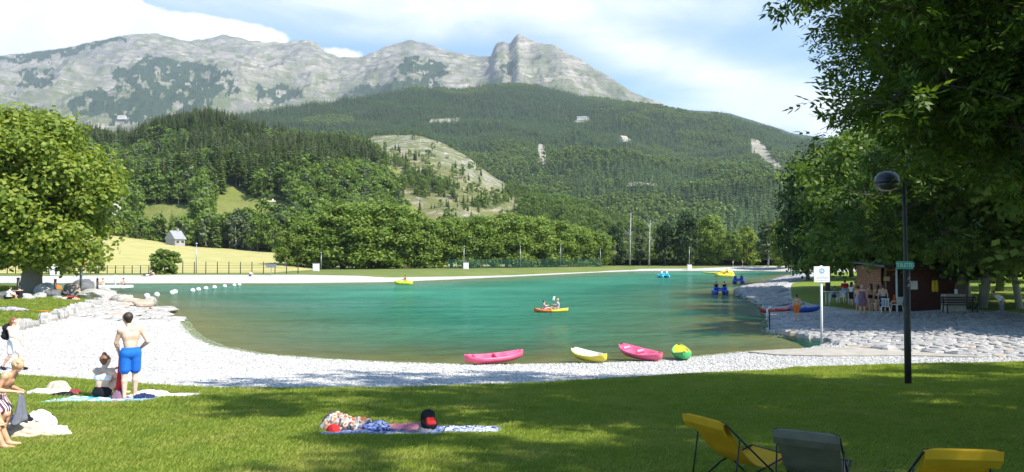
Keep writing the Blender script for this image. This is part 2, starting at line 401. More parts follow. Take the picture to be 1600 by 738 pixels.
def grassmat(name, c1, c2, c3, s=1.0, dry=.3):
    m, t, b = newmat(name); g_ = t.nodes.new('ShaderNodeNewGeometry'); p = g_.outputs['Position']
    a = tnoise(t, p, 26 * s, 5, .7); bb = tnoise(t, p, .55 * s, 4)
    colr = mixc(t, ramp(t, a, [(.3, 0.0), (.7, 1.0)]), c1, c2); colr = mixc(t, ramp(t, bb, [(.42, 0.0), (.72, dry)]), colr, c3)
    t.links.new(colr, b.inputs['Base Color']); b.inputs['Roughness'].default_value = .9; b.inputs['Specular IOR Level'].default_value = .15
    bp = N(t, 'ShaderNodeBump'); bp.inputs['Strength'].default_value = .9; bp.inputs['Distance'].default_value = .05; t.links.new(tnoise(t, p, 18 * s, 6, .75), bp.inputs['Height']); t.links.new(bp.outputs[0], b.inputs['Normal'])
    return m
M['lawn'] = grassmat('lawn_grass', (.11, .165, .02), (.21, .27, .042), (.28, .27, .075))
M['meadow'] = grassmat('meadow_grass', (.40, .36, .13), (.50, .43, .19), (.27, .30, .09), .35, .7)
M['rough_grass'] = grassmat('rough_grass', (.09, .14, .03), (.17, .20, .05), (.25, .23, .09), .3, .5)
def G2(px, py): h = ground_hit(px, py); return (h[0], h[1])
LAWN = [(-30, -50)] + [(-26, 15.0)] + [G2(*p) for p in [(0, 588), (60, 593), (160, 600), (335, 612), (480, 613), (600, 612), (700, 609), (800, 605), (900, 600), (1000, 594), (1100, 587), (1240, 578), (1400, 573), (1600, 569)]] + [(34, 26), (60, 24), (60, -50)]
clip_sheet('lawn', LAWN, M['lawn'], .35, .05, .06, wob=.12)
LEFTLAWN = [(-75, 22), (-40, 24)] + [G2(*p) for p in [(-40, 530), (0, 521), (40, 513), (75, 503), (105, 492), (135, 480), (165, 470)]] + [(-40.5, 73), (-45, 77), (-58, 80), (-75, 81)]
clip_sheet('side_lawn', LEFTLAWN, M['lawn'], .6, .05, .06, wob=.15)
FARLAWN = [on0(*p, 1.02) for p in [(-100, 429.5), (200, 429.5), (450, 429.2), (600, 429), (700, 426.5), (800, 423.6), (880, 420.8), (950, 418.4), (1000, 417.2), (1180, 416.6)]] + [(80, 225), (140, 150), (140, 300), (-190, 300), (-190, 122)]
clip_sheet('bank_grass', FARLAWN, M['rough_grass'], 3.0, .06, .05)
RIGHTLAWN = [(22.5, 58), (24, 66), (29, 80), (35, 96), (46, 118), (56, 140), (90, 160), (140, 150), (140, 28), (34.5, 34), (29.5, 40.5), (28, 44), (27, 48.5), (22.2, 48.5)]
clip_sheet('grove_grass', RIGHTLAWN, M['lawn'], .8, .05, .06, wob=.1)

# water
wx = grad_axis(-190, -25, 25, 100, .8, 1.08, 4); wy = grad_axis(25, 26, 70, 216, .8, 1.06, 3)
WX, WY = np.meshgrid(wx, wy); WH = H(WX, WY)
keep = (WH < .25); F = gridfaces(len(wy), len(wx)); F = F[keep.ravel()[F].any(1)]
m, t, b = newmat('lake_water'); M['water'] = m
gp = t.nodes.new('ShaderNodeNewGeometry').outputs['Position']
at = N(t, 'ShaderNodeAttribute', attribute_name='depth')
T = math_(t, 'POWER', 2.718, math_(t, 'MULTIPLY', at.outputs['Fac'], -.92))
turq = mixc(t, ramp(t, tnoise(t, gp, .05, 4, .6, .5), [(.35, 0.0), (.65, 1.0)]), (.020, .185, .118), (.050, .265, .175))
dif = t.nodes.new('ShaderNodeBsdfDiffuse'); t.links.new(turq, dif.inputs[0])
trn = t.nodes.new('ShaderNodeBsdfTransparent'); trn.inputs[0].default_value = (.80, .88, .70, 1)
m1 = t.nodes.new('ShaderNodeMixShader'); t.links.new(T, m1.inputs[0]); t.links.new(dif.outputs[0], m1.inputs[1]); t.links.new(trn.outputs[0], m1.inputs[2])
gl = t.nodes.new('ShaderNodeBsdfGlossy'); gl.inputs['Roughness'].default_value = .06; gl.inputs[0].default_value = (.9, .95, 1, 1)
def wav(sx, sy, sc_, det):
    mp = N(t, 'ShaderNodeMapping'); mp.inputs['Scale'].default_value = (sx, sy, 1); t.links.new(gp, mp.inputs[0]); return tnoise(t, mp.outputs[0], sc_, det, .6, .3)
hgt = addn_ = math_(t, 'ADD', math_(t, 'MULTIPLY', wav(.45, 1.0, 1.6, 4), 1.0), math_(t, 'ADD', math_(t, 'MULTIPLY', wav(.35, 1.0, .42, 3), 2.2), math_(t, 'MULTIPLY', wav(.28, 1.0, .16, 3), 4.5)))
bp = N(t, 'ShaderNodeBump'); bp.inputs['Strength'].default_value = 1.0; bp.inputs['Distance'].default_value = .55
t.links.new(hgt, bp.inputs['Height']); t.links.new(bp.outputs[0], gl.inputs['Normal']); t.links.new(bp.outputs[0], dif.inputs['Normal'])
fr = t.nodes.new('ShaderNodeFresnel'); fr.inputs[0].default_value = 1.33; t.links.new(bp.outputs[0], fr.inputs['Normal'])
ff = math_(t, 'MULTIPLY', math_(t, 'MINIMUM', math_(t, 'MULTIPLY', fr.outputs[0], .75), .48), ramp(t, wav(.22, 1.0, .11, 5), [(.38, .45), (.62, 1.0)]))
m2 = t.nodes.new('ShaderNodeMixShader'); t.links.new(ff, m2.inputs[0]); t.links.new(m1.outputs[0], m2.inputs[1]); t.links.new(gl.outputs[0], m2.inputs[2])
t.links.new(m2.outputs[0], t.nodes['Material Output'].inputs[0])
wme = mesh_from('lake_water', np.stack([WX, WY, np.zeros_like(WX)], -1), F, True, {'depth': ('POINT', np.maximum(-WH, 0))})
tag(obj('lake_water', wme, m), kind='structure')

# ------------------------------------------------------------------ hills and mountains (each a sheet from its foot to behind its crest)
def interp(xs, pts): p = np.array(pts, float); return np.interp(xs, p[:, 0], p[:, 1])
LAY = {}
def layer(name, crest, dcrest, dbase, zbase, ncol, nrow, amp, nscale, prof=1.0, rocky=False, x0=-700, x1=2300, lift=0.0, mats=None, seed=0.0):
    px = np.linspace(x0, x1, ncol); s = np.concatenate([np.linspace(0, 1, nrow), np.linspace(1.04, 1.5, 10)])
    cy_ = interp(px, crest) + lift; dc = interp(px, dcrest); db = interp(px, dbase)
    zc = CAMZ + (400 - cy_) / FPX * dc
    PX, S = np.meshgrid(px, s); D = db + (dc - db) * S
    up = np.where(S <= 1, np.power(np.clip(S, 0, 1), prof), 1 - 1.1 * (S - 1))
    Z = zbase + (zc - zbase) * up
    X = (PX - 800) / FPX * D
    env = np.clip(np.sin(np.clip(S, 0, 1.0) * math.pi), 0, 1) ** .7
    nz = (ridged(X / nscale, D / nscale * .8, 7, seed) - .55) * 2 if rocky else fbm(X / nscale, D / nscale, seed, 5)
    Z = Z + amp * nz * env + amp * .10 * fbm(X / nscale * 9, D / nscale * 9, seed, 3) * np.clip(S * 4, 0, 1)
    if rocky:
        Z = Z - amp * .30 * (1 - ridged(X / nscale * 3.6, D / nscale * 1.6, 5, seed + 2)) * env + 26 * (ridged(X / 95, D / 95, 4, seed) - .5) * np.clip(S * 3, 0, 1) * np.where(S > .95, .25, 1)
        tq = Z / 62 + 1.6 * fbm(X / 900, D / 900, seed + 4, 3); fr_ = tq - np.floor(tq); Z = Z + 26 * (sstep(.30, .62, fr_) - fr_) * env * (.5 + vnoise(X / 500, D / 500, 3.3))
    LAY[name] = dict(PX=PX, S=S, X=X, D=D, Z=Z, px=px, s=s, crest=crest, lift=lift)
    return LAY[name]
def bil(L, u, v):
    """bilinear sample of a layer at fractional column u, row v"""
    nr, nc = L['Z'].shape; i = np.clip(v.astype(int), 0, nr - 2); j = np.clip(u.astype(int), 0, nc - 2); fu, fv = u - j, v - i
    def g(A): return A[i, j] * (1 - fu) * (1 - fv) + A[i, j + 1] * fu * (1 - fv) + A[i + 1, j] * (1 - fu) * fv + A[i + 1, j + 1] * fu * fv
    return g(L['X']), g(L['D']), g(L['Z'])

MEADOW = [(-700, 352), (0, 366), (170, 364), (215, 370), (300, 383), (430, 392), (520, 399), (800, 405), (2300, 405)]
layer('meadow', MEADOW, [(-700, 330), (430, 285), (800, 270), (2300, 270)], [(-700, 126), (430, 128), (520, 170), (700, 215), (900, 238), (2300, 240)], .9, 240, 60, .5, 40, 1.15)
HILL = [(-700, 95), (0, 165), (60, 163), (110, 185), (200, 196), (255, 174), (320, 162), (345, 168), (400, 186), (500, 196), (560, 205), (600, 222), (680, 265), (760, 320), (850, 375), (950, 402), (2300, 420)]
layer('wooded_hill', HILL, [(-700, 760), (300, 700), (600, 620), (850, 420), (2300, 400)], [(-700, 300), (300, 262), (850, 235), (2300, 230)], 3.0, 260, 110, 16, 90, .95, lift=34)
SPUR = [(-700, 300), (300, 290), (480, 245), (560, 218), (585, 208), (650, 206), (690, 218), (730, 240), (770, 272), (800, 290), (870, 309), (930, 330), (985, 354), (1040, 383), (1100, 402), (2300, 420)]
layer('scree_spur', SPUR, [(-700, 900), (600, 880), (800, 700), (1100, 480), (2300, 450)], [(-700, 420), (600, 330), (1100, 300), (2300, 300)], 2.0, 300, 150, 14, 80, 1.0, seed=2.2, lift=4)
FOREST = [(-700, 300), (0, 262), (200, 228), (330, 190), (365, 176), (460, 161), (520, 151), (600, 140), (650, 131), (720, 133), (800, 124), (870, 135), (950, 150), (1020, 159), (1080, 172), (1140, 181), (1200, 200), (1250, 216), (1290, 226), (1400, 258), (1600, 300), (2300, 330)]
layer('forest_mountain', FOREST, [(-700, 1700), (365, 1900), (800, 2700), (1100, 2500), (1290, 2100), (1600, 1700), (2300, 1500)], [(-700, 900), (800, 650), (1290, 520), (2300, 500)], 5, 370, 185, 110, 420, 1.05, seed=5.1, lift=7)
FAR = [(-700, 330), (900, 240), (1040, 168), (1090, 169), (1140, 174), (1190, 189), (1240, 206), (1290, 213), (1400, 222), (1700, 226), (2300, 235)]
layer('far_ridge', FAR, [(-700, 4600), (2300, 4300)], [(-700, 3200), (2300, 3000)], 120, 260, 60, 60, 500, 1.0, seed=7.7, lift=2)
MASSIF = [(-700, 130), (-200, 100), (0, 86), (30, 84), (80, 78), (130, 68), (190, 55), (212, 51), (250, 54), (290, 62), (320, 60), (342, 53), (370, 57), (410, 66), (435, 65), (470, 61), (485, 62), (497, 69), (508, 78), (530, 89), (560, 87), (590, 78), (615, 68), (640, 62), (665, 66), (700, 78), (730, 86), (750, 87), (767, 85), (772, 72), (776, 66), (786, 63), (794, 68), (798, 66), (803, 57), (809, 50), (817, 54), (825, 60), (835, 63), (848, 65), (870, 73), (900, 88), (925, 105), (950, 120), (980, 138), (1005, 151), (1022, 157), (1060, 175), (1200, 250), (2300, 320)]
layer('rock_massif', MASSIF, [(-700, 6200), (500, 6000), (700, 5600), (810, 5000), (1022, 4300), (2300, 4200)], [(-700, 2700), (2300, 2900)], 60, 720, 205, 200, 620, 1.0, True, x0=-320, x1=1420, seed=1.3)

# land cover from where the cover is seen on each slope
def cover(name, L, px, py, x, y):
    n1 = fbm(px * .02, py * .045, 1.7, 4); jx, jy = px + 14 * n1, py + 9 * fbm(px * .03, py * .06, 4.2, 4)
    if name == 'rock_massif':
        jx, jy = px + 26 * fbm(px * .05, py * .09, 1.1, 6, .65), py + 17 * fbm(px * .05, py * .09, 6.1, 6, .65)
        f = np.zeros_like(px)
        for poly in ([(-200, 108), (0, 90), (60, 80), (190, 56), (214, 60), (150, 76), (80, 93), (20, 96)], [(160, 158), (195, 122), (240, 108), (300, 104), (345, 116), (372, 136), (352, 152), (330, 165), (290, 192), (180, 195)],
                     [(25, 112), (80, 105), (88, 122), (70, 134), (20, 134)], [(165, 118), (200, 98), (232, 84), (262, 90), (300, 100), (350, 104), (370, 124), (340, 120), (300, 110), (240, 108), (190, 124)], [(395, 146), (410, 132), (470, 136), (480, 150), (430, 166)],
                     [(610, 102), (640, 94), (700, 104), (690, 122), (650, 132), (625, 116)], [(780, 100), (800, 98), (806, 118), (790, 124)], [(100, 158), (160, 140), (180, 170), (120, 185)], [(535, 142), (600, 128), (700, 130), (620, 150), (520, 165)]):
            f = np.maximum(f, sstep(-3, 3, sdist(jx, jy, poly)))
        f = f * (1 - .95 * sstep(.12, .34, fbm(px * .11, py * .16, 8.8, 4)))
        f = np.maximum(f, sstep(.28, .5, fbm(px * .035, py * .06, 9.1, 4)) * sstep(92, 120, py) * .35 * (px < 760))
        return f
    if name == 'wooded_hill':
        f = 1 - sstep(560, 600, jx - .35 * (py - 240) * (py > 240))
        for poly in ([(198, 374), (203, 338), (235, 316), (300, 322), (308, 374)], [(320, 372), (332, 312), (345, 296), (378, 294), (394, 314), (455, 314), (458, 372)], [(195, 358), (260, 350), (300, 380), (200, 380)]):
            f = np.minimum(f, 1 - sstep(-2, 4, sdist(jx, jy, poly)))
        return f
    if name == 'scree_spur':
        f = .07 + .93 * sstep(.0, .45, fbm(px * .03, py * .05, 2.9, 4) + + .10 * sstep(275, 340, py) + .5 * sstep(800, 880, px) - .1)
        bare = [(578, 214), (600, 212), (650, 205), (700, 226), (770, 275), (800, 297), (760, 290), (700, 258), (650, 236), (610, 228), (585, 240)]
        return f * (1 - .93 * sstep(-4, 6, sdist(jx, jy, bare)))
    if name == 'forest_mountain':
        f = np.ones_like(px)
        for poly in ([(838, 225), (850, 222), (858, 262), (842, 262)], [(1168, 215), (1185, 218), (1225, 262), (1215, 275), (1180, 248)], [(670, 186), (720, 185), (718, 193), (675, 194)], [(975, 285), (1030, 286), (1028, 292), (978, 292)], [(895, 184), (925, 182), (925, 192), (895, 192)], [(965, 217), (985, 216), (985, 224), (965, 224)]):
            f = np.minimum(f, 1 - sstep(-3, 4, sdist(px + 5 * n1, py + 4 * n1, poly)))
        return f
    return np.ones_like(px)
def covermat(name, floor, bare1, bare2, veg, strata=0.0, sscale=.02, vegamt=.3, nscale=.01):
    m, t, b = newmat(name); p = t.nodes.new('ShaderNodeNewGeometry').outputs['Position']; s3 = t.nodes.new('ShaderNodeSeparateXYZ'); t.links.new(p, s3.inputs[0])
    at = N(t, 'ShaderNodeAttribute', attribute_name='forest')
    big = tnoise(t, p, nscale, 6, .6); colr = mixc(t, ramp(t, big, [(.38, 0.0), (.62, 1.0)]), bare1, bare2)
    if strata:
        zz = math_(t, 'ADD', math_(t, 'MULTIPLY', s3.outputs[2], sscale), math_(t, 'MULTIPLY', tnoise(t, p, nscale * .6, 4), 4.0))
        st = t.nodes.new('ShaderNodeCombineXYZ'); t.links.new(zz, st.inputs[2]); sn = tnoise(t, st.outputs[0], 2.2, 5, .7)
        colr = mixc(t, strata, colr, mixc(t, 1.0, colr, ramp(t, sn, [(.32, .40), (.62, 1.5)]), 'MULTIPLY'))
    colr = mixc(t, ramp(t, tnoise(t, p, nscale * 2.2, 6, .65), [(.5, 0.0), (.62, vegamt)]), colr, veg)
    if name == 'scree':
        sv = t.nodes.new('ShaderNodeCombineXYZ'); t.links.new(math_(t, 'ADD', math_(t, 'MULTIPLY', s3.outputs[2], .55), math_(t, 'MULTIPLY', tnoise(t, p, .05, 4), 3.0)), sv.inputs[2]); rkc = mixc(t, ramp(t, tnoise(t, sv.outputs[0], 1.6, 4, .7), [(.38, 0.0), (.58, 1.0)]), (.22, .205, .17), (.47, .44, .39)); rkc = mixc(t, ramp(t, tnoise(t, p, .22, 5, .7), [(.5, 0.0), (.62, .8)]), rkc, veg)
        colr = mixc(t, N(t, 'ShaderNodeAttribute', attribute_name='rock').outputs['Fac'], colr, rkc)
    if strata > .7:
        nz_ = t.nodes.new('ShaderNodeSeparateXYZ'); t.links.new(t.nodes.new('ShaderNodeNewGeometry').outputs['Normal'], nz_.inputs[0])
        vg = math_(t, 'MULTIPLY', ramp(t, nz_.outputs[2], [(.80, 0.0), (.93, 1.0)]), ramp(t, tnoise(t, p, nscale * 1.2, 6, .65), [(.42, 0.0), (.58, .8)])); colr = mixc(t, vg, colr, veg); lowz = math_(t, 'MULTIPLY', ramp(t, math_(t, 'MULTIPLY', s3.outputs[2], .0005), [(.40, 1.0), (.70, 0.0)]), ramp(t, tnoise(t, p, nscale * 1.7, 6, .65), [(.44, 0.0), (.56, .85)])); colr = mixc(t, lowz, colr, veg)
    f = ramp(t, math_(t, 'ADD', at.outputs['Fac'], math_(t, 'MULTIPLY', math_(t, 'SUBTRACT', tnoise(t, p, nscale * 6, 4), .5), .5)), [(.4, 0.0), (.6, 1.0)])
    t.links.new(mixc(t, f, colr, floor), b.inputs['Base Color']); b.inputs['Roughness'].default_value = .95; b.inputs['Specular IOR Level'].default_value = .1
    bp = N(t, 'ShaderNodeBump'); bp.inputs['Strength'].default_value = .7; bp.inputs['Distance'].default_value = .12 / nscale; t.links.new(tnoise(t, p, nscale * 5, 8, .7), bp.inputs['Height']); t.links.new(bp.outputs[0], b.inputs['Normal'])
    return m
LM = {'meadow': M['meadow'],
      'wooded_hill': covermat('hill_cover', (.045, .07, .02), (.17, .20, .05), (.22, .23, .07), (.10, .15, .03), nscale=.05),
      'scree_spur': covermat('scree', (.085, .105, .035), (.24, .20, .12), (.34, .295, .205), (.14, .155, .05), .9, .30, .6, .05),
      'forest_mountain': covermat('forest_floor', (.028, .05, .018), (.40, .36, .29), (.30, .28, .22), (.14, .18, .06), .3, .05, .4, .012),
      'far_ridge': covermat('ridge_cover', (.03, .055, .022), (.35, .32, .27), (.3, .28, .24), (.1, .14, .05), 0, .02, .3, .006),
      'rock_massif': covermat('massif_rock', (.035, .06, .025), (.185, .172, .155), (.35, .312, .26), (.115, .14, .05), .95, .028, .8, .0045)}
for nm, L in LAY.items():
    qx, qy = proj(L['X'], L['D'], L['Z']); L['forest'] = cover(nm, L, qx, qy, L['X'], L['D']) if nm != 'meadow' else np.zeros_like(qx)
    rk = np.zeros_like(qx)
    if nm == 'scree_spur': jx_, jy_ = qx + 10 * fbm(qx * .06, qy * .1, 1.1, 5), qy + 7 * fbm(qx * .06, qy * .1, 5.1, 5); rk = np.maximum(sstep(-3, 4, sdist(jx_, jy_, [(578, 214), (600, 210), (650, 204), (700, 224), (770, 273), (802, 297), (765, 291), (700, 262), (650, 242), (610, 232), (585, 240)])), .8 * sstep(.18, .34, fbm(qx * .05, qy * .09, 7.7, 4)))
    me = mesh_from(nm, np.stack([L['X'], L['D'], L['Z']], -1), gridfaces(*L['Z'].shape), True, {'forest': ('POINT', L['forest']), 'rock': ('POINT', rk)})
    tag(obj(nm, me, LM[nm]), kind='structure')

# ------------------------------------------------------------------ tree shapes
def kites(C, A, B, v):
    """N leaf kites: centre C, long half-axis A, half-width B"""
    n = len(C); V = np.empty((n, 4, 3)); V[:, 0] = C - A; V[:, 1] = C + B - A * .15; V[:, 2] = C + A; V[:, 3] = C - B - A * .15
    F = np.arange(n * 4).reshape(n, 4); return V.reshape(-1, 3), F, v
def rdir(n, rng): v = rng.normal(size=(n, 3)); return v / np.linalg.norm(v, axis=1)[:, None]
def leaves_on(Cn, Nn, size, rng, ratio=.55, up=.35):
    """leaf kites at Cn facing roughly Nn"""
    n = len(Cn); nn = Nn + .75 * rdir(n, rng) + np.array((0, 0, up)); nn /= np.linalg.norm(nn, axis=1)[:, None]
    a = np.cross(nn, rdir(n, rng)); a /= np.linalg.norm(a, axis=1)[:, None] + 1e-9; b_ = np.cross(nn, a); s = size * rng.uniform(.6, 1.35, n)[:, None]
    return kites(Cn, a * s * .5, b_ * s * .5 * ratio, rng.random(n))
def lobed_crown(rng, nl, per, size, shape='round', ratio=.7, squash=1.0, base=.22):
    """crown in a unit-high tree: lobes spread through an envelope, leaves over every lobe"""
    Cs, Ns = [], []
    for k in range(nl):
        h = rng.uniform(0, 1) ** .9
        if shape == 'round': rad = .30 * math.sqrt(max(.05, 1 - (2 * h - .85) ** 2 / 1.35))
        elif shape == 'cone': rad = .24 * (1.05 - h) ** .8
        elif shape == 'column': rad = .15 * math.sqrt(max(.05, 1 - (2 * h - .9) ** 2 / 1.4))
        else: rad = .34 * math.sqrt(max(.06, 1 - (2 * h - .9) ** 2 / 1.4))
        rad *= rng.uniform(.72, 1.22); an = rng.uniform(0, 2 * math.pi); q = rad * math.sqrt(rng.uniform(.15, 1)); c = np.array((q * math.cos(an), q * math.sin(an), base + (.97 - base - .05) * h))
        lr = rng.uniform(.055, .105) * (1 if shape != 'column' else .75); n = int(per * rng.uniform(.7, 1.3)); d = rdir(n, rng)
        r = lr * rng.uniform(.15, 1.4, n)[:, None]; Cs.append(c + d * r * np.array((1.15, 1.15, .8 * squash))); Ns.append(d)
    return leaves_on(np.concatenate(Cs), np.concatenate(Ns), size, rng, ratio)
def trunk_mb(rng, h=.6, r=.02, n=6, limbs=5, lean=0.0, spread=.2):
    mb = MB(); pts = [np.array((0, 0, -.01))]; x = y = 0
    for k in range(1, 6):
        x += rng.normal(0, .008) + lean * h / 5; y += rng.normal(0, .008); pts.append(np.array((x, y, h * k / 5)))
    mb.tube(pts, [r * 1.45, r * 1.1, r, r * .85, r * .65, r * .25], n)
    for k in range(limbs):
        j = rng.integers(2, 5); an = rng.uniform(0, 2 * math.pi); p = pts[j]; L = spread * rng.uniform(.6, 1.1); q = p + np.array((math.cos(an) * L, math.sin(an) * L, L * rng.uniform(.6, 1.2))); mid = (p + q) / 2 + np.array((0, 0, -.01))
        mb.tube([p, mid, q], [r * .45, r * .3, r * .1], 5)
    return mb
def leafmesh(name, V, F, v): return mesh_from(name, V, F, False, {'v': ('FACE', v)})
def conifer(rng, tiers, per, droop, width, low=.08, thin=0.0):
    """layered branches as drooping blades; unit height"""
    C, A, B = [], [], []
    for i in range(tiers):
        h = low + (1 - low) * (i / tiers) ** .95; rad = width * (1 - h) ** .8 * rng.uniform(.8, 1.1) + .012
        for k in range(per):
            if rng.random() < thin: continue
            an = 2 * math.pi * (k + rng.random() * .7) / per + i; L = rad * rng.uniform(.75, 1.15); d = np.array((math.cos(an), math.sin(an), -droop * rng.uniform(.6, 1.3))); d *= L
            C.append(np.array((0, 0, h)) + d * .5); A.append(d * .55); w = np.array((-math.sin(an), math.cos(an), rng.normal(0, .25))); B.append(w * L * rng.uniform(.28, .42))
    return kites(np.array(C), np.array(A), np.array(B), rng.random(len(C)))
M['needles'] = leafmat('needles', (.056, .105, .03), (.125, .185, .05), .18, .6)
M['larch'] = leafmat('larch_needles', (.085, .14, .032), (.16, .215, .055), .25)
M['far_needles'] = leafmat('far_needles', (.055, .105, .034), (.135, .195, .058), .1, .7, rnd=.7)
M['far_leaves'] = leafmat('far_leaves', (.10, .165, .032), (.20, .26, .060), .25, .7, rnd=.7)
M['leaf_mid'] = leafmat('leaf_mid', (.075, .14, .020), (.20, .27, .052), .38)
M['leaf_row'] = leafmat('leaf_row', (.085, .155, .022), (.25, .32, .06), .4, rnd=.15)
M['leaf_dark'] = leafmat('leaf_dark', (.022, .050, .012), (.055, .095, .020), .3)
M['leaf_light'] = leafmat('leaf_light', (.115, .185, .020), (.31, .35, .060), .42, rnd=.1)
M['leaf_grey'] = leafmat('leaf_grey', (.075, .11, .045), (.14, .175, .075), .3)
HID = bpy.data.collections.new('scatter_sources')
def proto(name, parts):
    """one joined low mesh used by a scatter"""
    Vs, Fs, vs, ms, mats, n = [], [], [], [], [], 0
    for (V, F, v), m_ in parts:
        if m_ not in mats: mats.append(m_)
        F = np.asarray(F); Vs.append(V); Fs.append(F + n); n += len(V); vs.append(v); ms.append(np.full(len(F), mats.index(m_)))
    me = mesh_from(name, np.concatenate(Vs), np.concatenate(Fs), False, {'v': ('FACE', np.concatenate(vs))}, np.concatenate(ms))
    for m_ in mats: me.materials.append(m_)
    o = bpy.data.objects.new(name, me); HID.objects.link(o); return o
def trunk_arr(rng, h, r): mb = trunk_mb(rng, h, r, 5, 0); V = np.concatenate(mb.V); F = [f for f in mb.F if len(f) == 4]; return V, np.array(F), np.full(len(F), .5)
def scatter(name, pts, yaw, scl, idx, protos, tilt=None, kind='stuff', mats=None, zs=None):
    n = len(pts); me = bpy.data.meshes.new(name); me.vertices.add(n); me.vertices.foreach_set('co', np.asarray(pts, np.float32).ravel())
    rot = np.zeros((n, 3), np.float32); rot[:, 2] = yaw
    if tilt is not None: rot[:, :2] = tilt
    s3 = np.column_stack([scl, scl, scl if zs is None else zs]).astype(np.float32)
    for an, ty, arr, key in (('rot', 'FLOAT_VECTOR', rot, 'vector'), ('scl', 'FLOAT_VECTOR', s3, 'vector'), ('pick', 'INT', np.asarray(idx, np.int32), 'value')):
        a = me.attributes.new(an, ty, 'POINT'); a.data.foreach_set(key, np.ascontiguousarray(arr).ravel())
    o = bpy.data.objects.new(name, me); link(o); tag(o, kind=kind)
    c = bpy.data.collections.new(name + '_source')
    for i, p_ in enumerate(protos):
        q = p_.copy(); q.name = 'source_%02d' % i if False else p_.name; c.objects.link(q)
    names = sorted(q.name for q in c.objects); order = {p.name: k for k, p in enumerate(sorted(c.objects, key=lambda q: q.name))}
    ng = bpy.data.node_groups.new(name, 'GeometryNodeTree'); ng.interface.new_socket('Geometry', in_out='INPUT', socket_type='NodeSocketGeometry'); ng.interface.new_socket('Geometry', in_out='OUTPUT', socket_type='NodeSocketGeometry')
    gi = ng.nodes.new('NodeGroupInput'); go = ng.nodes.new('NodeGroupOutput'); ip = ng.nodes.new('GeometryNodeInstanceOnPoints'); ci = ng.nodes.new('GeometryNodeCollectionInfo')
    ci.inputs[0].default_value = c; ci.inputs[1].default_value = True; ci.inputs[2].default_value = True
    def na(nm, ty): q = ng.nodes.new('GeometryNodeInputNamedAttribute'); q.data_type = ty; q.inputs[0].default_value = nm; return next(s for s in q.outputs if s.enabled)
    ng.links.new(gi.outputs[0], ip.inputs['Points']); ng.links.new(ci.outputs[0], ip.inputs['Instance']); ip.inputs['Pick Instance'].default_value = True
    ng.links.new(na('pick', 'INT'), ip.inputs['Instance Index']); ng.links.new(na('rot', 'FLOAT_VECTOR'), ip.inputs['Rotation']); ng.links.new(na('scl', 'FLOAT_VECTOR'), ip.inputs['Scale'])
    ng.links.new(ip.outputs[0], go.inputs[0]); md = o.modifiers.new('scatter', 'NODES'); md.node_group = ng
    return o
rg = np.random.default_rng(11)
far_con = [proto('a_far_conifer_%d' % i, [(conifer(rg, 7, 6, .55, .17 + .02 * i, .06), M['far_needles'])]) for i in range(3)]
far_dec = [proto('b_far_broadleaf_%d' % i, [(lobed_crown(rg, 12, 9, .20, 'round', .9, 1, .1), M['far_leaves'])]) for i in range(2)]
def hill_parts(k, rng):
    """crown and trunk arrays, both unit high"""
    if k == 0: return conifer(rng, 19, 10, .45, .2, .08, .05), M['needles'], trunk_arr(rng, .95, .012), M['pine_bark'], 'conifer'
    if k == 1: return conifer(rng, 17, 11, .25, .19, .34, .05), M['larch'], trunk_arr(rng, .95, .011), M['pine_bark'], 'pine'
    if k == 2: return lobed_crown(rng, 26, 20, .085, 'round', .8, 1, .15), M['leaf_mid'], trunk_arr(rng, .6, .018), M['bark'], 'broadleaf_tree'
    if k == 3: return lobed_crown(rng, 22, 20, .075, 'column', .8, 1, .15), M['leaf_grey'], trunk_arr(rng, .8, .014), M['birch'], 'poplar'
    return conifer(rng, 18, 10, .35, .22, .15, .08), M['larch'], trunk_arr(rng, .95, .012), M['pine_bark'], 'larch'
HP = [hill_parts(k, rg) for k in (0, 0, 1, 1, 2, 2, 3, 4)]
hill_protos = [proto('c_hill_tree_%d' % i, [(h[0], h[1]), (h[2], h[3])]) for i, h in enumerate(HP)]

def sample_layer(name, n, rng, smin=0.0, smax=1.08, dpow=1.0):
    L = LAY[name]; nr, nc = L['Z'].shape; out = []
    need = n * 6; u = rng.uniform(0, nc - 1.01, need); sv = rng.uniform(smin, smax, need); v = np.interp(sv, L['s'], np.arange(len(L['s'])))
    x, y, z = bil(L, u, v); w = y ** dpow; k = rng.random(need) < w / w.max(); x, y, z, u, v = x[k], y[k], z[k], u[k], v[k]
    i, j = v.round().astype(int).clip(0, nr - 1), u.round().astype(int).clip(0, nc - 1); f = L['forest'][i, j]; px, py = proj(x, y, z)
    ok = (rng.random(len(x)) < f) & (px > -120) & (px < 1720)
    return x[ok][:n], y[ok][:n], z[ok][:n], px[ok][:n], py[ok][:n]
def front_limit(px, names, extra):
    lim = np.full(px.shape, 1e9)
    for nm in names: lim = np.minimum(lim, interp(px, LAY[nm]['crest']) + LAY[nm]['lift'] + extra)
    return lim
# big wooded mountain
x, y, z, px, py = sample_layer('forest_mountain', 150000, rg)
ok = py < front_limit(px, ('wooded_hill', 'scree_spur'), 8); x, y, z, px, py = (a[ok] for a in (x, y, z, px, py))
dec = (fbm(x / 160, y / 160, 3.1, 4) + .0010 * (py - 230)) > .20
hh = np.where(dec, rg.uniform(8, 13, len(x)), rg.uniform(8, 21, len(x))); ix = np.where(dec, 3 + rg.integers(0, 2, len(x)), rg.integers(0, 3, len(x)))
tag(scatter('mountain_forest', np.column_stack([x, y, z - .5]), rg.uniform(0, 6.3, len(x)), hh, ix, far_con + far_dec), 'dense dark conifer forest covering the big mountain slope', 'forest')
NF = len(x)
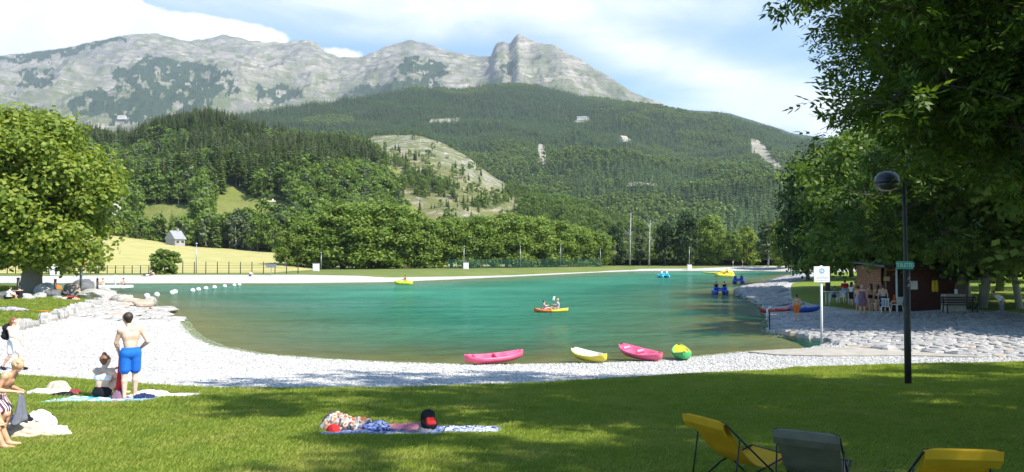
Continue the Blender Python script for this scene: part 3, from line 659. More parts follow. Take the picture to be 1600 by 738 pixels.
# far ridge
x, y, z, px, py = sample_layer('far_ridge', 14000, rg, .5); ok = (px > 1000) & (px < 1500); x, y, z = x[ok], y[ok], z[ok]
tag(scatter('ridge_forest', np.column_stack([x, y, z - .5]), rg.uniform(0, 6.3, len(x)), rg.uniform(12, 18, len(x)), rg.integers(0, 3, len(x)), far_con), 'hazy blue-green forest on the farthest ridge at right', 'forest')
# trees on the rock massif
x, y, z, px, py = sample_layer('rock_massif', 34000, rg, .15, 1.02)
ok = py < front_limit(px, ('wooded_hill', 'forest_mountain'), 5); x, y, z = x[ok], y[ok], z[ok]
tag(scatter('massif_forest', np.column_stack([x, y, z - .5]), rg.uniform(0, 6.3, len(x)), rg.uniform(11, 18, len(x)), rg.integers(0, 3, len(x)), far_con), 'dark forest patches growing on the pale rocky mountain', 'forest')
# scree spur: scattered pines and bushes
x, y, z, px, py = sample_layer('scree_spur', 15000, rg, .1, 1.03); ok = (py < 420) & (px > 440)
x, y, z = x[ok], y[ok], z[ok]; sz_ = rg.uniform(3, 9, len(x)); ix = rg.choice([0, 1, 4, 5, 2], len(x))
tag(scatter('spur_trees', np.column_stack([x, y, z - .2]), rg.uniform(0, 6.3, len(x)), sz_, ix, hill_protos), 'low pines and bushes scattered over the bare scree slope', 'shrubs')
# wooded hill: nearest trees are individuals, the rest one mass
x, y, z, px, py = sample_layer('wooded_hill', 9000, rg, .02, 1.04, 1.0)
typ = fbm(x / 60, y / 60, 6.6, 3) + 0.0040 * (py - 235) + rg.normal(0, .12, len(x))
ix = np.where(typ > .12, rg.choice([4, 5, 6, 4, 7], len(x)), rg.choice([0, 1, 2, 3, 2, 7], len(x)))
hh = np.where(ix >= 4, rg.uniform(9, 15, len(x)), rg.uniform(14, 22, len(x)))
sizepx = hh * FPX / y; vis = (px > 0) & (px < 960) & (py < 402); order = np.argsort(-(sizepx * vis)); ind = order[:200]; rest = np.setdiff1d(np.arange(len(x)), ind)
tag(scatter('hill_forest', np.column_stack([x, y, z - .3])[rest], rg.uniform(0, 6.3, len(rest)), hh[rest], ix[rest], hill_protos), 'mixed forest of pines and broadleaf trees on the near hill', 'forest')
hill_me = [(leafmesh('crown', *h[0]), h[1], mesh_from('trunk', h[2][0], h[2][1], True), h[3], h[4]) for h in HP]
for cm, m1_, tm, m2_, _ in hill_me: cm.materials.append(m1_); tm.materials.append(m2_)
HL = {'conifer': 'dark spruce on the lower wooded hillside behind the meadow', 'pine': 'bare-stemmed pine on the lower wooded hillside behind the meadow', 'broadleaf_tree': 'rounded broadleaf tree on the lower wooded hillside behind the meadow', 'poplar': 'slim grey-green poplar on the lower wooded hillside behind the meadow', 'larch': 'light green larch on the lower wooded hillside behind the meadow'}
for q in ind:
    cm, _, tm, _, kind_ = hill_me[ix[q]]; e = empty(kind_, (x[q], y[q], z[q] - .3), rg.uniform(0, 6.3)); e.scale = (hh[q],) * 3
    tag(e, HL[kind_], 'tree', {'larch': 'larches'}.get(kind_, kind_.replace('_', ' ') + 's') + ' low on the wooded hill')
    obj('crown', cm, [], e); obj('trunk', tm, [], e)

# ------------------------------------------------------------------ the valley air
hb = MB().box((0, 3800, 1098), (19000, 8400, 2204)); hz = hb.mesh('haze')
m = bpy.data.materials.new('valley_air'); m.use_nodes = True; t = m.node_tree; t.nodes.clear()
pv = t.nodes.new('ShaderNodeVolumePrincipled'); pv.inputs['Color'].default_value = (.80, .90, 1, 1); pv.inputs['Density'].default_value = HAZE; pv.inputs['Anisotropy'].default_value = .2
mo = t.nodes.new('ShaderNodeOutputMaterial'); t.links.new(pv.outputs[0], mo.inputs['Volume'])
tag(obj('haze', hz, m), kind='stuff')
# ------------------------------------------------------------------ trees that stand alone
rt = np.random.default_rng(23)
def crownme(*a, m=None, **k): me = leafmesh('crown', *lobed_crown(rt, *a, **k)); me.materials.append(m); return me
def trunkme(m, *a, **k): me = trunk_mb(rt, *a, **k).mesh('trunk', True); me.materials.append(m); return me
def tree(name, label, loc, h, cm, tm, group=None, w=1.0, rz=None, lean=0.0):
    e = empty(name, loc, rt.uniform(0, 6.28) if rz is None else rz); e.scale = (h * w, h * w, h); e.rotation_euler[1] = lean
    tag(e, label, 'tree', group); obj('crown', cm, [], e); obj('trunk', tm, [], e); return e
def ground_at(px, d): x = (px - 800) / FPX * d; return (x, d, Hs(x, d))
def terr(px, d):
    """ground or meadow height, whichever is on top"""
    x = (px - 800) / FPX * d; z = Hs(x, d)
    for nm in ('meadow', 'wooded_hill'):
        L = LAY[nm]; u = np.interp(px, L['px'], np.arange(len(L['px']))); j = int(u); Dc = L['D'][:, j]
        if Dc[0] <= d <= Dc[-1]: z = max(z, float(np.interp(d, Dc, L['Z'][:, j])))
    return (x, d, z)
row_c = [crownme(120, 140, .036, 'wide', m=M['leaf_row'], base=.05) for _ in range(3)]; row_t = [trunkme(M['bark'], .55, .02, 6, 5) for _ in range(2)]
rowspec = [(452, 362, 168), (492, 338, 172), (535, 322, 172), (578, 318, 176), (622, 324, 178), (664, 342, 182), (705, 342, 186), (748, 338, 190), (792, 336, 196), (832, 340, 200), (868, 346, 205), (902, 354, 210), (934, 364, 214)]
for i, (px_, ty, d_) in enumerate(rowspec):
    l = terr(px_, d_); h_ = (CAMZ + (400 - ty) / FPX * d_ - l[2]) * 1.05; tree('chestnut_tree', 'broad green tree in the dense row along the far bank fence', l, h_, row_c[i % 3], row_t[i % 2], 'row of trees along the far bank', 1.45 if i in (1, 2, 3) else 1.25)
for i, (px_, ty, d_) in enumerate([(520, 345, 196), (560, 340, 198), (610, 345, 200), (650, 355, 204)]):
    l = terr(px_, d_); tree('chestnut_tree', 'green tree standing behind the dense far bank row', l, CAMZ + (400 - ty) / FPX * d_ - l[2], row_c[(i + 1) % 3], row_t[i % 2], 'second line of trees behind the far bank row', 1.0)
cl = [crownme(52, 90, .05, 'round', m=M['leaf_light'], base=.1), crownme(55, 90, .05, 'round', m=M['leaf_dark'], base=.08)]; colm = [crownme(46, 80, .045, 'column', m=M['leaf_mid'], base=.12), crownme(46, 80, .045, 'column', m=M['leaf_grey'], base=.12)]
cone_c = leafmesh('crown', *conifer(rt, 24, 11, .35, .2, .06, .08)); cone_c.materials.append(M['needles'])
bt = trunkme(M['birch'], .85, .012, 6, 5)
for px_, ty, d_, cm, tm, nm, lb, w in [(960, 352, 226, cl[1], row_t[0], 'broadleaf_tree', 'dark rounded tree between the chestnut row and the bare birch stems', .9), (1000, 366, 232, colm[1], bt, 'birch_tree', 'grey-green birch behind the two bare pale stems', 1.2), (1040, 345, 225, cl[1], row_t[1], 'broadleaf_tree', 'dark tall tree right behind the white cabinet on the far bank', .8), (1075, 330, 224, cl[1], row_t[0], 'broadleaf_tree', 'tallest dark tree on the far bank beside the lamp post', .85), (1110, 334, 228, row_c[0], row_t[1], 'broadleaf_tree', 'wide dark green tree behind the yellow pedal boat', .9), (1145, 358, 222, colm[0], bt, 'birch_tree', 'slim birch on the far bank behind the walking people', 1.3), (1168, 350, 226, cl[0], row_t[0], 'broadleaf_tree', 'yellow-green round tree on the far bank', .9), (1200, 342, 215, colm[1], bt, 'birch_tree', 'pale slim birch at the far end of the lake', 1.4), (1228, 335, 205, cl[0], row_t[1], 'broadleaf_tree', 'bright green tree at the lake end beside the grove', .85), (1255, 330, 190, row_c[1], row_t[1], 'broadleaf_tree', 'mid green tree where the far bank meets the grove', .9), (1020, 372, 240, cl[0], row_t[0], 'broadleaf_tree', 'low light green tree behind the bare birch stems', 1.1), (1130, 372, 245, cl[0], row_t[0], 'broadleaf_tree', 'light green bushy tree seen between the dark far bank trees', 1.2)]:
    l = terr(px_, d_); tree(nm, lb, l, CAMZ + (400 - ty) / FPX * d_ - l[2], cm, tm, None, w)
# two bare pale stems
for px_, ty, d_, lb in [(984, 332, 220, 'bare dead birch with forked top on the far bank'), (1014, 344, 216, 'bare pale birch stem with few twigs at the water')]:
    l = terr(px_, d_); h_ = CAMZ + (400 - ty) / FPX * d_ - l[2]; e = empty('bare_tree', l); tag(e, lb, 'tree'); mb = MB(); top = np.array((.4, 0, h_)); mb.tube([(0, 0, -.2), (.1, 0, h_ * .5), top], [.26, .2, .05], 7)
    mb.build('trunk', M['birch'], e, True)
    for k in range(9):
        z0 = h_ * rt.uniform(.35, .9); an = rt.uniform(0, 6.28); L_ = rt.uniform(.8, 2.6); MB().tube([(.1, 0, z0), (.1 + math.cos(an) * L_ * .6, math.sin(an) * L_ * .6, z0 + L_ * .6), (.1 + math.cos(an) * L_, math.sin(an) * L_, z0 + L_ * 1.1)], [.09, .06, .02], 5).build('branch', M['birch'], e)
# trees and bushes around the meadow edge
k = 0
for px_, ty, d_ in [(190, 330, 290), (212, 350, 286), (240, 356, 284), (268, 350, 290), (300, 344, 290), (330, 348, 290), (352, 345, 288), (378, 338, 286), (402, 342, 284), (425, 338, 282), (448, 345, 286), (470, 350, 280), (500, 352, 278), (232, 352, 280), (315, 352, 280), (180, 300, 310), (150, 290, 315), (120, 300, 300), (90, 320, 290), (365, 360, 276), (412, 362, 272)]:
    l = terr(px_, d_); tree('broadleaf_tree', 'bushy green tree along the upper edge of the yellow meadow', l, max(5, CAMZ + (400 - ty) / FPX * d_ - l[2]), (row_c + cl)[k % 5], row_t[k % 2], 'trees along the meadow edge', rt.uniform(.9, 1.15)); k += 1
l = ground_at(259, 124); e = tree('round_bush', 'round dark green bush on the far bank before the meadow', (l[0], l[1], l[2] - .3), 5.0, crownme(40, 170, .075, 'wide', m=M['leaf_mid'], base=.04), row_t[0], None, 1.15); e['category'] = 'bush'
for px_, h_ in [(150, 5.5), (95, 6), (60, 5)]:
    l = ground_at(px_, 128); tree('young_tree', 'young tree by the fence on the far left bank', l, h_, cl[0], row_t[1], 'young trees by the left fence', .9)
# the maple on the side lawn
l = ground_at(48, 62); mc = leafmesh('crown', *lobed_crown(np.random.default_rng(4), 175, 330, .023, 'wide', .8, base=.19)); mc.materials.append(M['leaf_light'])
mt = trunk_mb(np.random.default_rng(6), .62, .036, 12, 9, 0, .24).mesh('trunk', True); mt.materials.append(M['bark_pale'])
tree('maple_tree', 'big bright green maple with thick mottled trunk on the side lawn', l, 15.2, mc, mt, None, 1.14, 0.6)
l = ground_at(-95, 66); tree('maple_tree', 'second bright maple leaning in from beside the mottled trunk', l, 16, mc, mt, None, 1.1, 2.6)
# grove on the right
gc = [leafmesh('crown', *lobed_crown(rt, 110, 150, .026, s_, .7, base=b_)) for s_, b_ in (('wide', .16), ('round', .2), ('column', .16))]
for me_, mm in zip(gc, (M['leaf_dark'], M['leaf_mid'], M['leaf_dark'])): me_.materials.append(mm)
gbirch = trunkme(M['birch'], .85, .0115, 9, 7); gdark = trunkme(M['bark'], .7, .016, 8, 8)
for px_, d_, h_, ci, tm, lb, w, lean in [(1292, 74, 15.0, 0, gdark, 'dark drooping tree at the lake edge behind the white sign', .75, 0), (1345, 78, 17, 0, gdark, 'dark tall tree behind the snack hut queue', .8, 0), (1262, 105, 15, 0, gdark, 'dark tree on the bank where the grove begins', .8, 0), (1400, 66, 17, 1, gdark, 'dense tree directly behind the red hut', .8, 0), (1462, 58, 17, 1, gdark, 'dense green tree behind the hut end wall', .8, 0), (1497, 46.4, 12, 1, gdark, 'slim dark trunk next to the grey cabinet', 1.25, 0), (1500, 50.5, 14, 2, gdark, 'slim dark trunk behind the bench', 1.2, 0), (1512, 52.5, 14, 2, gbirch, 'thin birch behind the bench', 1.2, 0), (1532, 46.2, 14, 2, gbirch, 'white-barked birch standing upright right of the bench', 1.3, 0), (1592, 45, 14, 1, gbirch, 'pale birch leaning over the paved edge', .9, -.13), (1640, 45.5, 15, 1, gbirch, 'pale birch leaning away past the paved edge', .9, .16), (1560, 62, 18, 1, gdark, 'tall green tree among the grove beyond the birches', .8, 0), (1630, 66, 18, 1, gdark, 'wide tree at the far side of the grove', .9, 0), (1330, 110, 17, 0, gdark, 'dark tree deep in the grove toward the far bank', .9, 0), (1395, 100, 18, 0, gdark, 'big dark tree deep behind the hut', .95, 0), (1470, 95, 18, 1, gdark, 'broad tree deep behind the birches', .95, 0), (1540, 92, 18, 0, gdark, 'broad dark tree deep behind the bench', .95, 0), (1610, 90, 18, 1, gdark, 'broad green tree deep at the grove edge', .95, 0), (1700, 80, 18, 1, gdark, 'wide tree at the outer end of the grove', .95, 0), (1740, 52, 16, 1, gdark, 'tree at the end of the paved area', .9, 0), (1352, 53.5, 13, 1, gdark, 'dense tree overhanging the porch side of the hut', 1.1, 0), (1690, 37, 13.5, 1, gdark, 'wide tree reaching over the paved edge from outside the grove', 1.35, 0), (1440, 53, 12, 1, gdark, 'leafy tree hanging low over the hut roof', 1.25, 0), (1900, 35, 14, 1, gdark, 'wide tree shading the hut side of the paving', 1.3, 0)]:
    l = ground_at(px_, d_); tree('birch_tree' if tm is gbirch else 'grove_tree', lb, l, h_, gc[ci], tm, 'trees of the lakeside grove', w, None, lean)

# the overhanging ash: real limbs, twigs and compound leaves
def ash(seed, base, centre, radii, nl, filt=None, win=(1230, 1720, -60, 280, 9.5, 17.5), lsc=1.0):
    rng = np.random.default_rng(seed); cen = np.array(centre); base = np.array(base); mb = MB(); fork = base + (cen - base) * np.array((.35, .35, .42)); LC = []
    mb.tube([base - (0, 0, .3), base + (fork - base) * .5, fork], [.42, .34, .28], 12)
    tries = 0
    while len(LC) < nl and tries < nl * 30:
        tries += 1
        if filt is not None and len(LC) >= nl * (.60 if lsc == 1 else .45):
            c = P(rng.uniform(win[0], win[1]), rng.uniform(win[2], win[3]), rng.uniform(win[4], win[5]))
            if filt(c): LC.append(c)
            continue
        d = rng.normal(size=3); d /= np.linalg.norm(d); c = cen + d * np.array(radii) * rng.uniform(.25, 1) ** .5
        if filt is None or filt(c): LC.append(c)
    mains = [fork + (c - fork) * .0 for c in LC]; limb_ends = []
    for k in range(9):
        c = LC[k * len(LC) // 9]; mid = fork + (c - fork) * .5 + rng.normal(0, .3, 3) + np.array((0, 0, .5)); mb.tube([fork, mid, c], [.16, .10, .04], 8); limb_ends += [(fork + mid) / 2, mid, (mid + c) / 2]
    limb_ends = np.array(limb_ends); Bp, Ad = [], []
    for c in LC:
        j = np.argmin(((limb_ends - c) ** 2).sum(1)); p = limb_ends[j]; mid = (p + c) / 2 + rng.normal(0, .15, 3); mb.tube([p, mid, c], [.045, .03, .015], 5, False)
        for q in range(13):
            dd = rng.normal(size=3); dd /= np.linalg.norm(dd); dd[2] *= .6; L_ = rng.uniform(.6, 1.25) * (1 + .35 * (lsc > 1.5)); tip = c + dd * L_
            mb.tube([c, c + dd * L_ * .5 + (0, 0, .05), tip], [.012, .008, .004], 3, False)
            n = 17; tt = rng.uniform(.25, 1.05, n); Bp.append(c + dd * L_ * tt[:, None] + rng.normal(0, .05, (n, 3))); Ad.append(dd + rng.normal(0, .75, (n, 3)) + np.array((0, 0, -.15)))
    Bp, Ad = np.concatenate(Bp), np.concatenate(Ad); Ad /= np.linalg.norm(Ad, axis=1)[:, None]; n = len(Bp)
    nn = np.array((0, 0, 1.0)) + rng.normal(0, .45, (n, 3)); sd = np.cross(Ad, nn); sd /= np.linalg.norm(sd, axis=1)[:, None] + 1e-9; Ls = rng.uniform(.18, .29, n)[:, None] * lsc; vv = rng.random(n); Vs, vs = [], []
    for tpos, side in ((.45, 1), (.45, -1), (.85, 1), (.85, -1), (1.2, 0)):
        ld = Ad * (.55 if side else 1) + sd * side * .8; ld /= np.linalg.norm(ld, axis=1)[:, None]; half = Ls * .27; C_ = Bp + Ad * Ls * tpos + ld * half * (1.0 if side else .2) + np.array((0, 0, -.02)) * abs(side)
        wd = np.cross(ld, nn); wd /= np.linalg.norm(wd, axis=1)[:, None] + 1e-9; V_, F_, _ = kites(C_, ld * half, wd * half * .40, vv); Vs.append(V_); vs.append(vv)
    V = np.concatenate(Vs); F = np.arange(len(V)).reshape(-1, 4); cm = leafmesh('crown', V - base, F, np.concatenate(vs)); tmb = MB(); tmb.add(np.concatenate(mb.V) - base, mb.F)
    return cm, tmb.mesh('trunk', True)
def behind_lamp(c):
    px_, py_ = proj(c[0], c[1], c[2]); return px_ > 1345 + .10 * abs(py_ - 300) and 110 < py_ < 392 and c[1] > 35
def in_view_ok(c):
    px_, py_ = proj(c[0], c[1], c[2]); lim = np.interp(py_, [-2000, -230, -170, -60, 0, 60, 120, 180, 225, 260, 300], [780, 830, 1230, 1270, 1300, 1325, 1345, 1395, 1480, 1600, 1800])
    return px_ > lim + 6 and c[1] > 7.5
M['ash_leaf2'] = leafmat('ash_leaf_light', (.035, .08, .014), (.10, .16, .026), .38, rnd=.0)
M['ash_leaf'] = leafmat('ash_leaf', (.042, .092, .015), (.115, .18, .028), .45, rnd=.0)
ab = (13.2, 14.5, Hs(13.2, 14.5)); acm, atm = ash(5, ab, (9.2, 13.0, 11.2), (9.6, 6.6, 5.4), 222, in_view_ok); acm.materials.append(M['ash_leaf']); atm.materials.append(M['bark'])
scm, stm = ash(9, (0, 0, 0), (0, 0, 9.4), (7.2, 6.2, 4.6), 92, None, lsc=1.2); scm.materials.append(M['ash_leaf']); stm.materials.append(M['bark'])
e = empty('ash_tree', ab); tag(e, 'big ash tree whose leafy limbs hang over the lamp post', 'tree', 'ash trees shading the lawn'); obj('crown', acm, [], e); obj('trunk', atm, [], e)
for (bx, by), rz_, s_, lb in [((13.2, 2.0), 2.2, 1.0, 'ash tree on the lawn beside the deck chairs'), ((26, 13.5), 4.0, 1.1, 'ash tree beside the lawn past the lamp post'), ((19.5, 7.0), 1.0, 1.25, 'tall ash tree at the side of the lawn'), ((13.5, -7.5), 3.3, .95, 'ash tree on the lawn behind the deck chairs')]:
    e = empty('ash_tree', (bx, by, Hs(bx, by)), rz_); e.scale = (s_,) * 3; tag(e, lb, 'tree', 'ash trees shading the lawn'); obj('crown', scm, [], e); obj('trunk', stm, [], e)

bb0 = (30.5, 40.5, Hs(30.5, 40.5)); bcm, btm = ash(12, bb0, (25, 40, 8.5), (7, 4, 4.2), 110, behind_lamp, (1330, 1740, 165, 388, 36.5, 44), 2.0); bcm.materials.append(M['ash_leaf2']); btm.materials.append(M['bark'])
e = empty('ash_tree', bb0); tag(e, 'leafy ash tree reaching over the hut and bench from the paved edge', 'tree', 'ash trees shading the lawn'); obj('crown', bcm, [], e); obj('trunk', btm, [], e)
# ------------------------------------------------------------------ implicit surfaces: one continuous skin from tapered limbs
def surfnet(f, org, h):
    s = f < 0; nx, ny, nz = f.shape; cnt = np.zeros((nx - 1, ny - 1, nz - 1)); acc = np.zeros((nx - 1, ny - 1, nz - 1, 3))
    def c(a, o): return a[o[0]:o[0] + nx - 1, o[1]:o[1] + ny - 1, o[2]:o[2] + nz - 1]
    for ax in range(3):
        for o1 in (0, 1):
            for o2 in (0, 1):
                p = [0, 0, 0]; oth = [i for i in range(3) if i != ax]; p[oth[0]] = o1; p[oth[1]] = o2; q = list(p); q[ax] = 1
                fa, fb = c(f, p), c(f, q); x = (fa < 0) != (fb < 0); tt = np.where(x, fa / np.where(x, fa - fb, 1), 0); cnt += x
                pos = np.array(p, float)[None, None, None] + np.zeros(tt.shape + (3,)); pos[..., ax] = tt; acc += pos * x[..., None]
    act = cnt > 0; idx = np.full(cnt.shape, -1); idx[act] = np.arange(act.sum()); ijk = np.argwhere(act); V = (ijk + acc[act] / cnt[act][:, None]) * h + org; Fs = []
    for ax in range(3):
        sl0 = [slice(None)] * 3; sl1 = [slice(None)] * 3; sl0[ax] = slice(0, -1); sl1[ax] = slice(1, None); a, b_ = s[tuple(sl0)], s[tuple(sl1)]; e_ = np.argwhere(a != b_); sg = a[tuple(e_.T)]
        u, v = [i for i in range(3) if i != ax]; ok = (e_[:, u] > 0) & (e_[:, v] > 0) & (e_[:, u] < cnt.shape[u]) & (e_[:, v] < cnt.shape[v]) & (e_[:, ax] < cnt.shape[ax]); e_, sg = e_[ok], sg[ok]
        def cell(du, dv): k = e_.copy(); k[:, u] += du; k[:, v] += dv; return idx[tuple(k.T)]
        Q = np.stack([cell(-1, -1), cell(0, -1), cell(0, 0), cell(-1, 0)], 1); flip = sg if ax != 1 else ~sg; Q = np.where(flip[:, None], Q, Q[:, ::-1]); Fs.append(Q[(Q >= 0).all(1)])
    return V, np.concatenate(Fs)
class Blob:
    def __init__(s): s.p = []; s.cuts = []
    def cone(s, a, b, ra, rb=None, k=.02): s.p.append((np.array(a, float), np.array(b, float), ra, ra if rb is None else rb, k)); return s
    def cut(s, c, axis, lo, hi): a = np.array(axis, float); s.cuts.append((np.array(c, float), a / np.linalg.norm(a), lo, hi)); return s
    def net(s, h, name, m, parent=None, noise=0.0):
        pts = np.array([q for p in s.p for q in (p[0], p[1])]); rm = max(max(p[2], p[3]) for p in s.p); lo = pts.min(0) - rm - 3 * h; hi = pts.max(0) + rm + 3 * h
        dims = np.ceil((hi - lo) / h).astype(int) + 1; f = np.full(dims, 1.0, float); ax = [lo[i] + h * np.arange(dims[i]) for i in range(3)]
        for a, b_, ra, rb, k in s.p:
            mg = max(ra, rb) + k + 2 * h; l0 = np.clip(((np.minimum(a, b_) - mg - lo) / h).astype(int), 0, dims - 1); l1 = np.clip(((np.maximum(a, b_) + mg - lo) / h).astype(int) + 2, 1, dims); sl = tuple(slice(l0[i], l1[i]) for i in range(3))
            X, Y, Z = np.meshgrid(*(ax[i][sl[i]] for i in range(3)), indexing='ij'); ab_ = b_ - a; L2 = ab_ @ ab_ + 1e-12
            tt = np.clip(((X - a[0]) * ab_[0] + (Y - a[1]) * ab_[1] + (Z - a[2]) * ab_[2]) / L2, 0, 1)
            d = np.sqrt((X - a[0] - tt * ab_[0]) ** 2 + (Y - a[1] - tt * ab_[1]) ** 2 + (Z - a[2] - tt * ab_[2]) ** 2) - (ra + (rb - ra) * tt); g_ = f[sl]; hh_ = np.maximum(k - np.abs(g_ - d), 0) / k; f[sl] = np.minimum(g_, d) - hh_ * hh_ * k * .25
        X, Y, Z = np.meshgrid(*ax, indexing='ij')
        if noise: f = f + noise * (fbm(X * 9, Y * 9, Z * 9, 3))
        for c_, a_, l_, h_ in s.cuts: q = (X - c_[0]) * a_[0] + (Y - c_[1]) * a_[1] + (Z - c_[2]) * a_[2]; f = np.maximum(f, np.maximum(l_ - q, q - h_))
        f[[0, -1]] = 1; f[:, [0, -1]] = 1; f[:, :, [0, -1]] = 1
        V, F_ = surfnet(f, lo, h); return obj(name, mesh_from(name, V, F_, True), m, parent)
STAND = dict(pel=(0, 0, .53), che=(0, .0, .73), nek=(0, -.005, .825), hed=(0, .01, .925), shL=(-.105, -.005, .80), shR=(.105, -.005, .80), elL=(-.145, -.02, .635), elR=(.145, -.02, .635), wrL=(-.155, .03, .485), wrR=(.155, .03, .485), hipL=(-.052, 0, .51), hipR=(.052, 0, .51), knL=(-.058, .012, .285), knR=(.058, .012, .285), anL=(-.06, -.01, .04), anR=(.06, -.01, .04), toL=(-.07, .085, .016), toR=(.07, .085, .016), face=(0, 1, -.1))
SIT = dict(pel=(0, 0, .075), che=(0, .03, .265), nek=(0, .05, .36), hed=(0, .08, .455), shL=(-.105, .045, .335), shR=(.105, .045, .335), elL=(-.135, .12, .21), elR=(.135, .12, .21), wrL=(-.06, .23, .20), wrR=(.06, .23, .20), hipL=(-.055, .01, .07), hipR=(.055, .01, .07), knL=(-.06, .22, .255), knR=(.06, .22, .255), anL=(-.06, .31, .04), anR=(.06, .31, .04), toL=(-.065, .39, .02), toR=(.065, .39, .02), face=(0, 1, -.15))
BOAT = dict(SIT, knL=(-.07, .22, .15), knR=(.07, .22, .15), anL=(-.07, .42, .06), anR=(.07, .42, .06), toL=(-.07, .44, .12), toR=(.07, .44, .12), che=(0, -.02, .27), nek=(0, -.02, .365), hed=(0, .0, .46), shL=(-.105, -.02, .34), shR=(.105, -.02, .34), elL=(-.15, .07, .24), elR=(.15, .07, .24), wrL=(-.08, .18, .27), wrR=(.08, .18, .27))
LIE = dict(pel=(0, 0, .06), che=(0, .2, .06), nek=(0, .30, .06), hed=(0, .40, .06), shL=(-.105, .27, .055), shR=(.105, .27, .055), elL=(-.16, .12, .03), elR=(.16, .12, .03), wrL=(-.15, -.02, .03), wrR=(.15, -.02, .03), hipL=(-.052, -.02, .055), hipR=(.052, -.02, .055), knL=(-.06, -.24, .06), knR=(.06, -.24, .10), anL=(-.06, -.48, .03), anR=(.06, -.46, .03), toL=(-.06, -.50, .08), toR=(.06, -.48, .08), face=(0, .2, 1))
def person(label, loc, yaw, Hh=1.7, pose=STAND, over=None, skin='skin', wear=(), hair=('hair_dark', 'short'), res=None, build=1.0, group=None, name='person', rx=0.0):
    J = {k: np.array(v, float) * (Hh if k != 'face' else 1) for k, v in dict(pose, **(over or {})).items()}; face = J['face'] / np.linalg.norm(J['face']); q = Hh * build; res = res or max(.011, Hh / 95)
    fine = res < .016; kk = .022 * Hh
    ta = J['nek'] - J['pel']; ta /= np.linalg.norm(ta); side = J['shR'] - J['shL']; side -= ta * (side @ ta); side /= np.linalg.norm(side); fwd = np.cross(ta, side)
    if fwd @ face < -.3: fwd = -fwd
    hs = np.cross(face, ta); hs = hs / (np.linalg.norm(hs) + 1e-9); hu = np.cross(hs, face)
    def torso(B, g_=0.0, k=kk):
        c, p = J['che'], J['pel']; wst = p * .55 + c * .45
        B.cone(c - side * .042 * q, c + side * .042 * q, .055 * q + g_, k=k); B.cone(c - side * .040 * q, wst - side * .026 * q, .052 * q + g_, .048 * q + g_, k); B.cone(c + side * .040 * q, wst + side * .026 * q, .052 * q + g_, .048 * q + g_, k)
        B.cone(wst, p, .055 * q + g_, .058 * q + g_, k); B.cone(p - side * .042 * q, p + side * .042 * q, .062 * q + g_, k=k); B.cone(J['shL'], J['shR'], .034 * q + g_, k=k)
        B.cone(c + ta * .03 * q - side * .05 * q, J['shL'], .042 * q + g_, .032 * q + g_, k); B.cone(c + ta * .03 * q + side * .05 * q, J['shR'], .042 * q + g_, .032 * q + g_, k)
    B = Blob(); torso(B); hd = J['hed']
    B.cone(J['nek'] - ta * .02 * Hh, hd - hu * .02 * Hh, .033 * q, .030 * q, kk * .7)
    B.cone(hd + hu * .014 * Hh - face * .012 * Hh, hd + hu * .014 * Hh + face * .012 * Hh, .049 * Hh, .046 * Hh, kk * .4); B.cone(hd + face * .02 * Hh - hu * .008 * Hh, hd + face * .03 * Hh - hu * .042 * Hh, .036 * Hh, .022 * Hh, kk * .4)
    if fine:
        B.cone(hd + face * .056 * Hh + hu * .004 * Hh, hd + face * .066 * Hh - hu * .012 * Hh, .006 * Hh, .009 * Hh, .006)
        for sg in (-1, 1): B.cone(hd + hs * sg * .048 * Hh + hu * .008 * Hh, hd + hs * sg * .050 * Hh - hu * .014 * Hh, .010 * Hh, .006 * Hh, .006)
    for s_ in 'LR':
        sh, el, wr, hp, kn, an, to = (J[n + s_] for n in ('sh', 'el', 'wr', 'hip', 'kn', 'an', 'to'))
        B.cone(sh, el, .031 * q, .023 * q, kk * .7); fm = el + (wr - el) * .3; B.cone(el, fm, .023 * q, .024 * q, kk * .5); B.cone(fm, wr, .024 * q, .0155 * q, kk * .5)
        hv = (wr - el) / np.linalg.norm(wr - el); pn = np.cross(hv, fwd); pn = pn / (np.linalg.norm(pn) + 1e-9); palm = wr + hv * .045 * Hh; wd = np.cross(pn, hv); B.cone(wr, palm, .014 * Hh, .019 * Hh, .01)
        if fine:
            for f_, L_ in ((-1.4, .038), (-.5, .046), (.5, .044), (1.4, .034)): k0 = palm + wd * f_ * .0085 * Hh; k1 = k0 + hv * L_ * .5 * Hh; B.cone(k0, k1, .0062 * Hh, .0058 * Hh, .004); B.cone(k1, k1 + (hv * .7 + fwd * .5) * L_ * .5 * Hh, .0058 * Hh, .0048 * Hh, .004)
            B.cone(wr + hv * .018 * Hh, wr + (hv * .035 + wd * .028) * Hh, .008 * Hh, .006 * Hh, .006)
        else: B.cone(palm, palm + (hv + fwd * .3) * .035 * Hh, .017 * Hh, .010 * Hh, .01)
        B.cone(hp, kn, .050 * q, .034 * q, kk); cm = kn + (an - kn) * .28 - fwd * .008 * Hh; B.cone(kn, cm, .032 * q, .034 * q, kk * .5); B.cone(cm, an, .034 * q, .0185 * q, kk * .5)
        tv = to - an; B.cone(an - tv * .12 - (0, 0, .006 * Hh), an + tv * .5 - (0, 0, .012 * Hh), .020 * Hh, .020 * Hh, .012); B.cone(an + tv * .5 - (0, 0, .012 * Hh), to, .019 * Hh, .013 * Hh, .012)
    body = B.net(res, name, M[skin]); body.location = tuple(float(v) for v in loc); body.rotation_euler = (rx, 0, yaw); tag(body, label, 'person', group)
    hm, hst = hair; Hb = Blob(); o_ = hu * .022 * Hh - face * .012 * Hh
    Hb.cone(hd + o_ - face * .016 * Hh, hd + o_ + face * .012 * Hh, .052 * Hh, .049 * Hh, kk); Hb.cone(hd - face * .026 * Hh, hd - face * .022 * Hh - hu * .03 * Hh, .040 * Hh, .030 * Hh, kk)
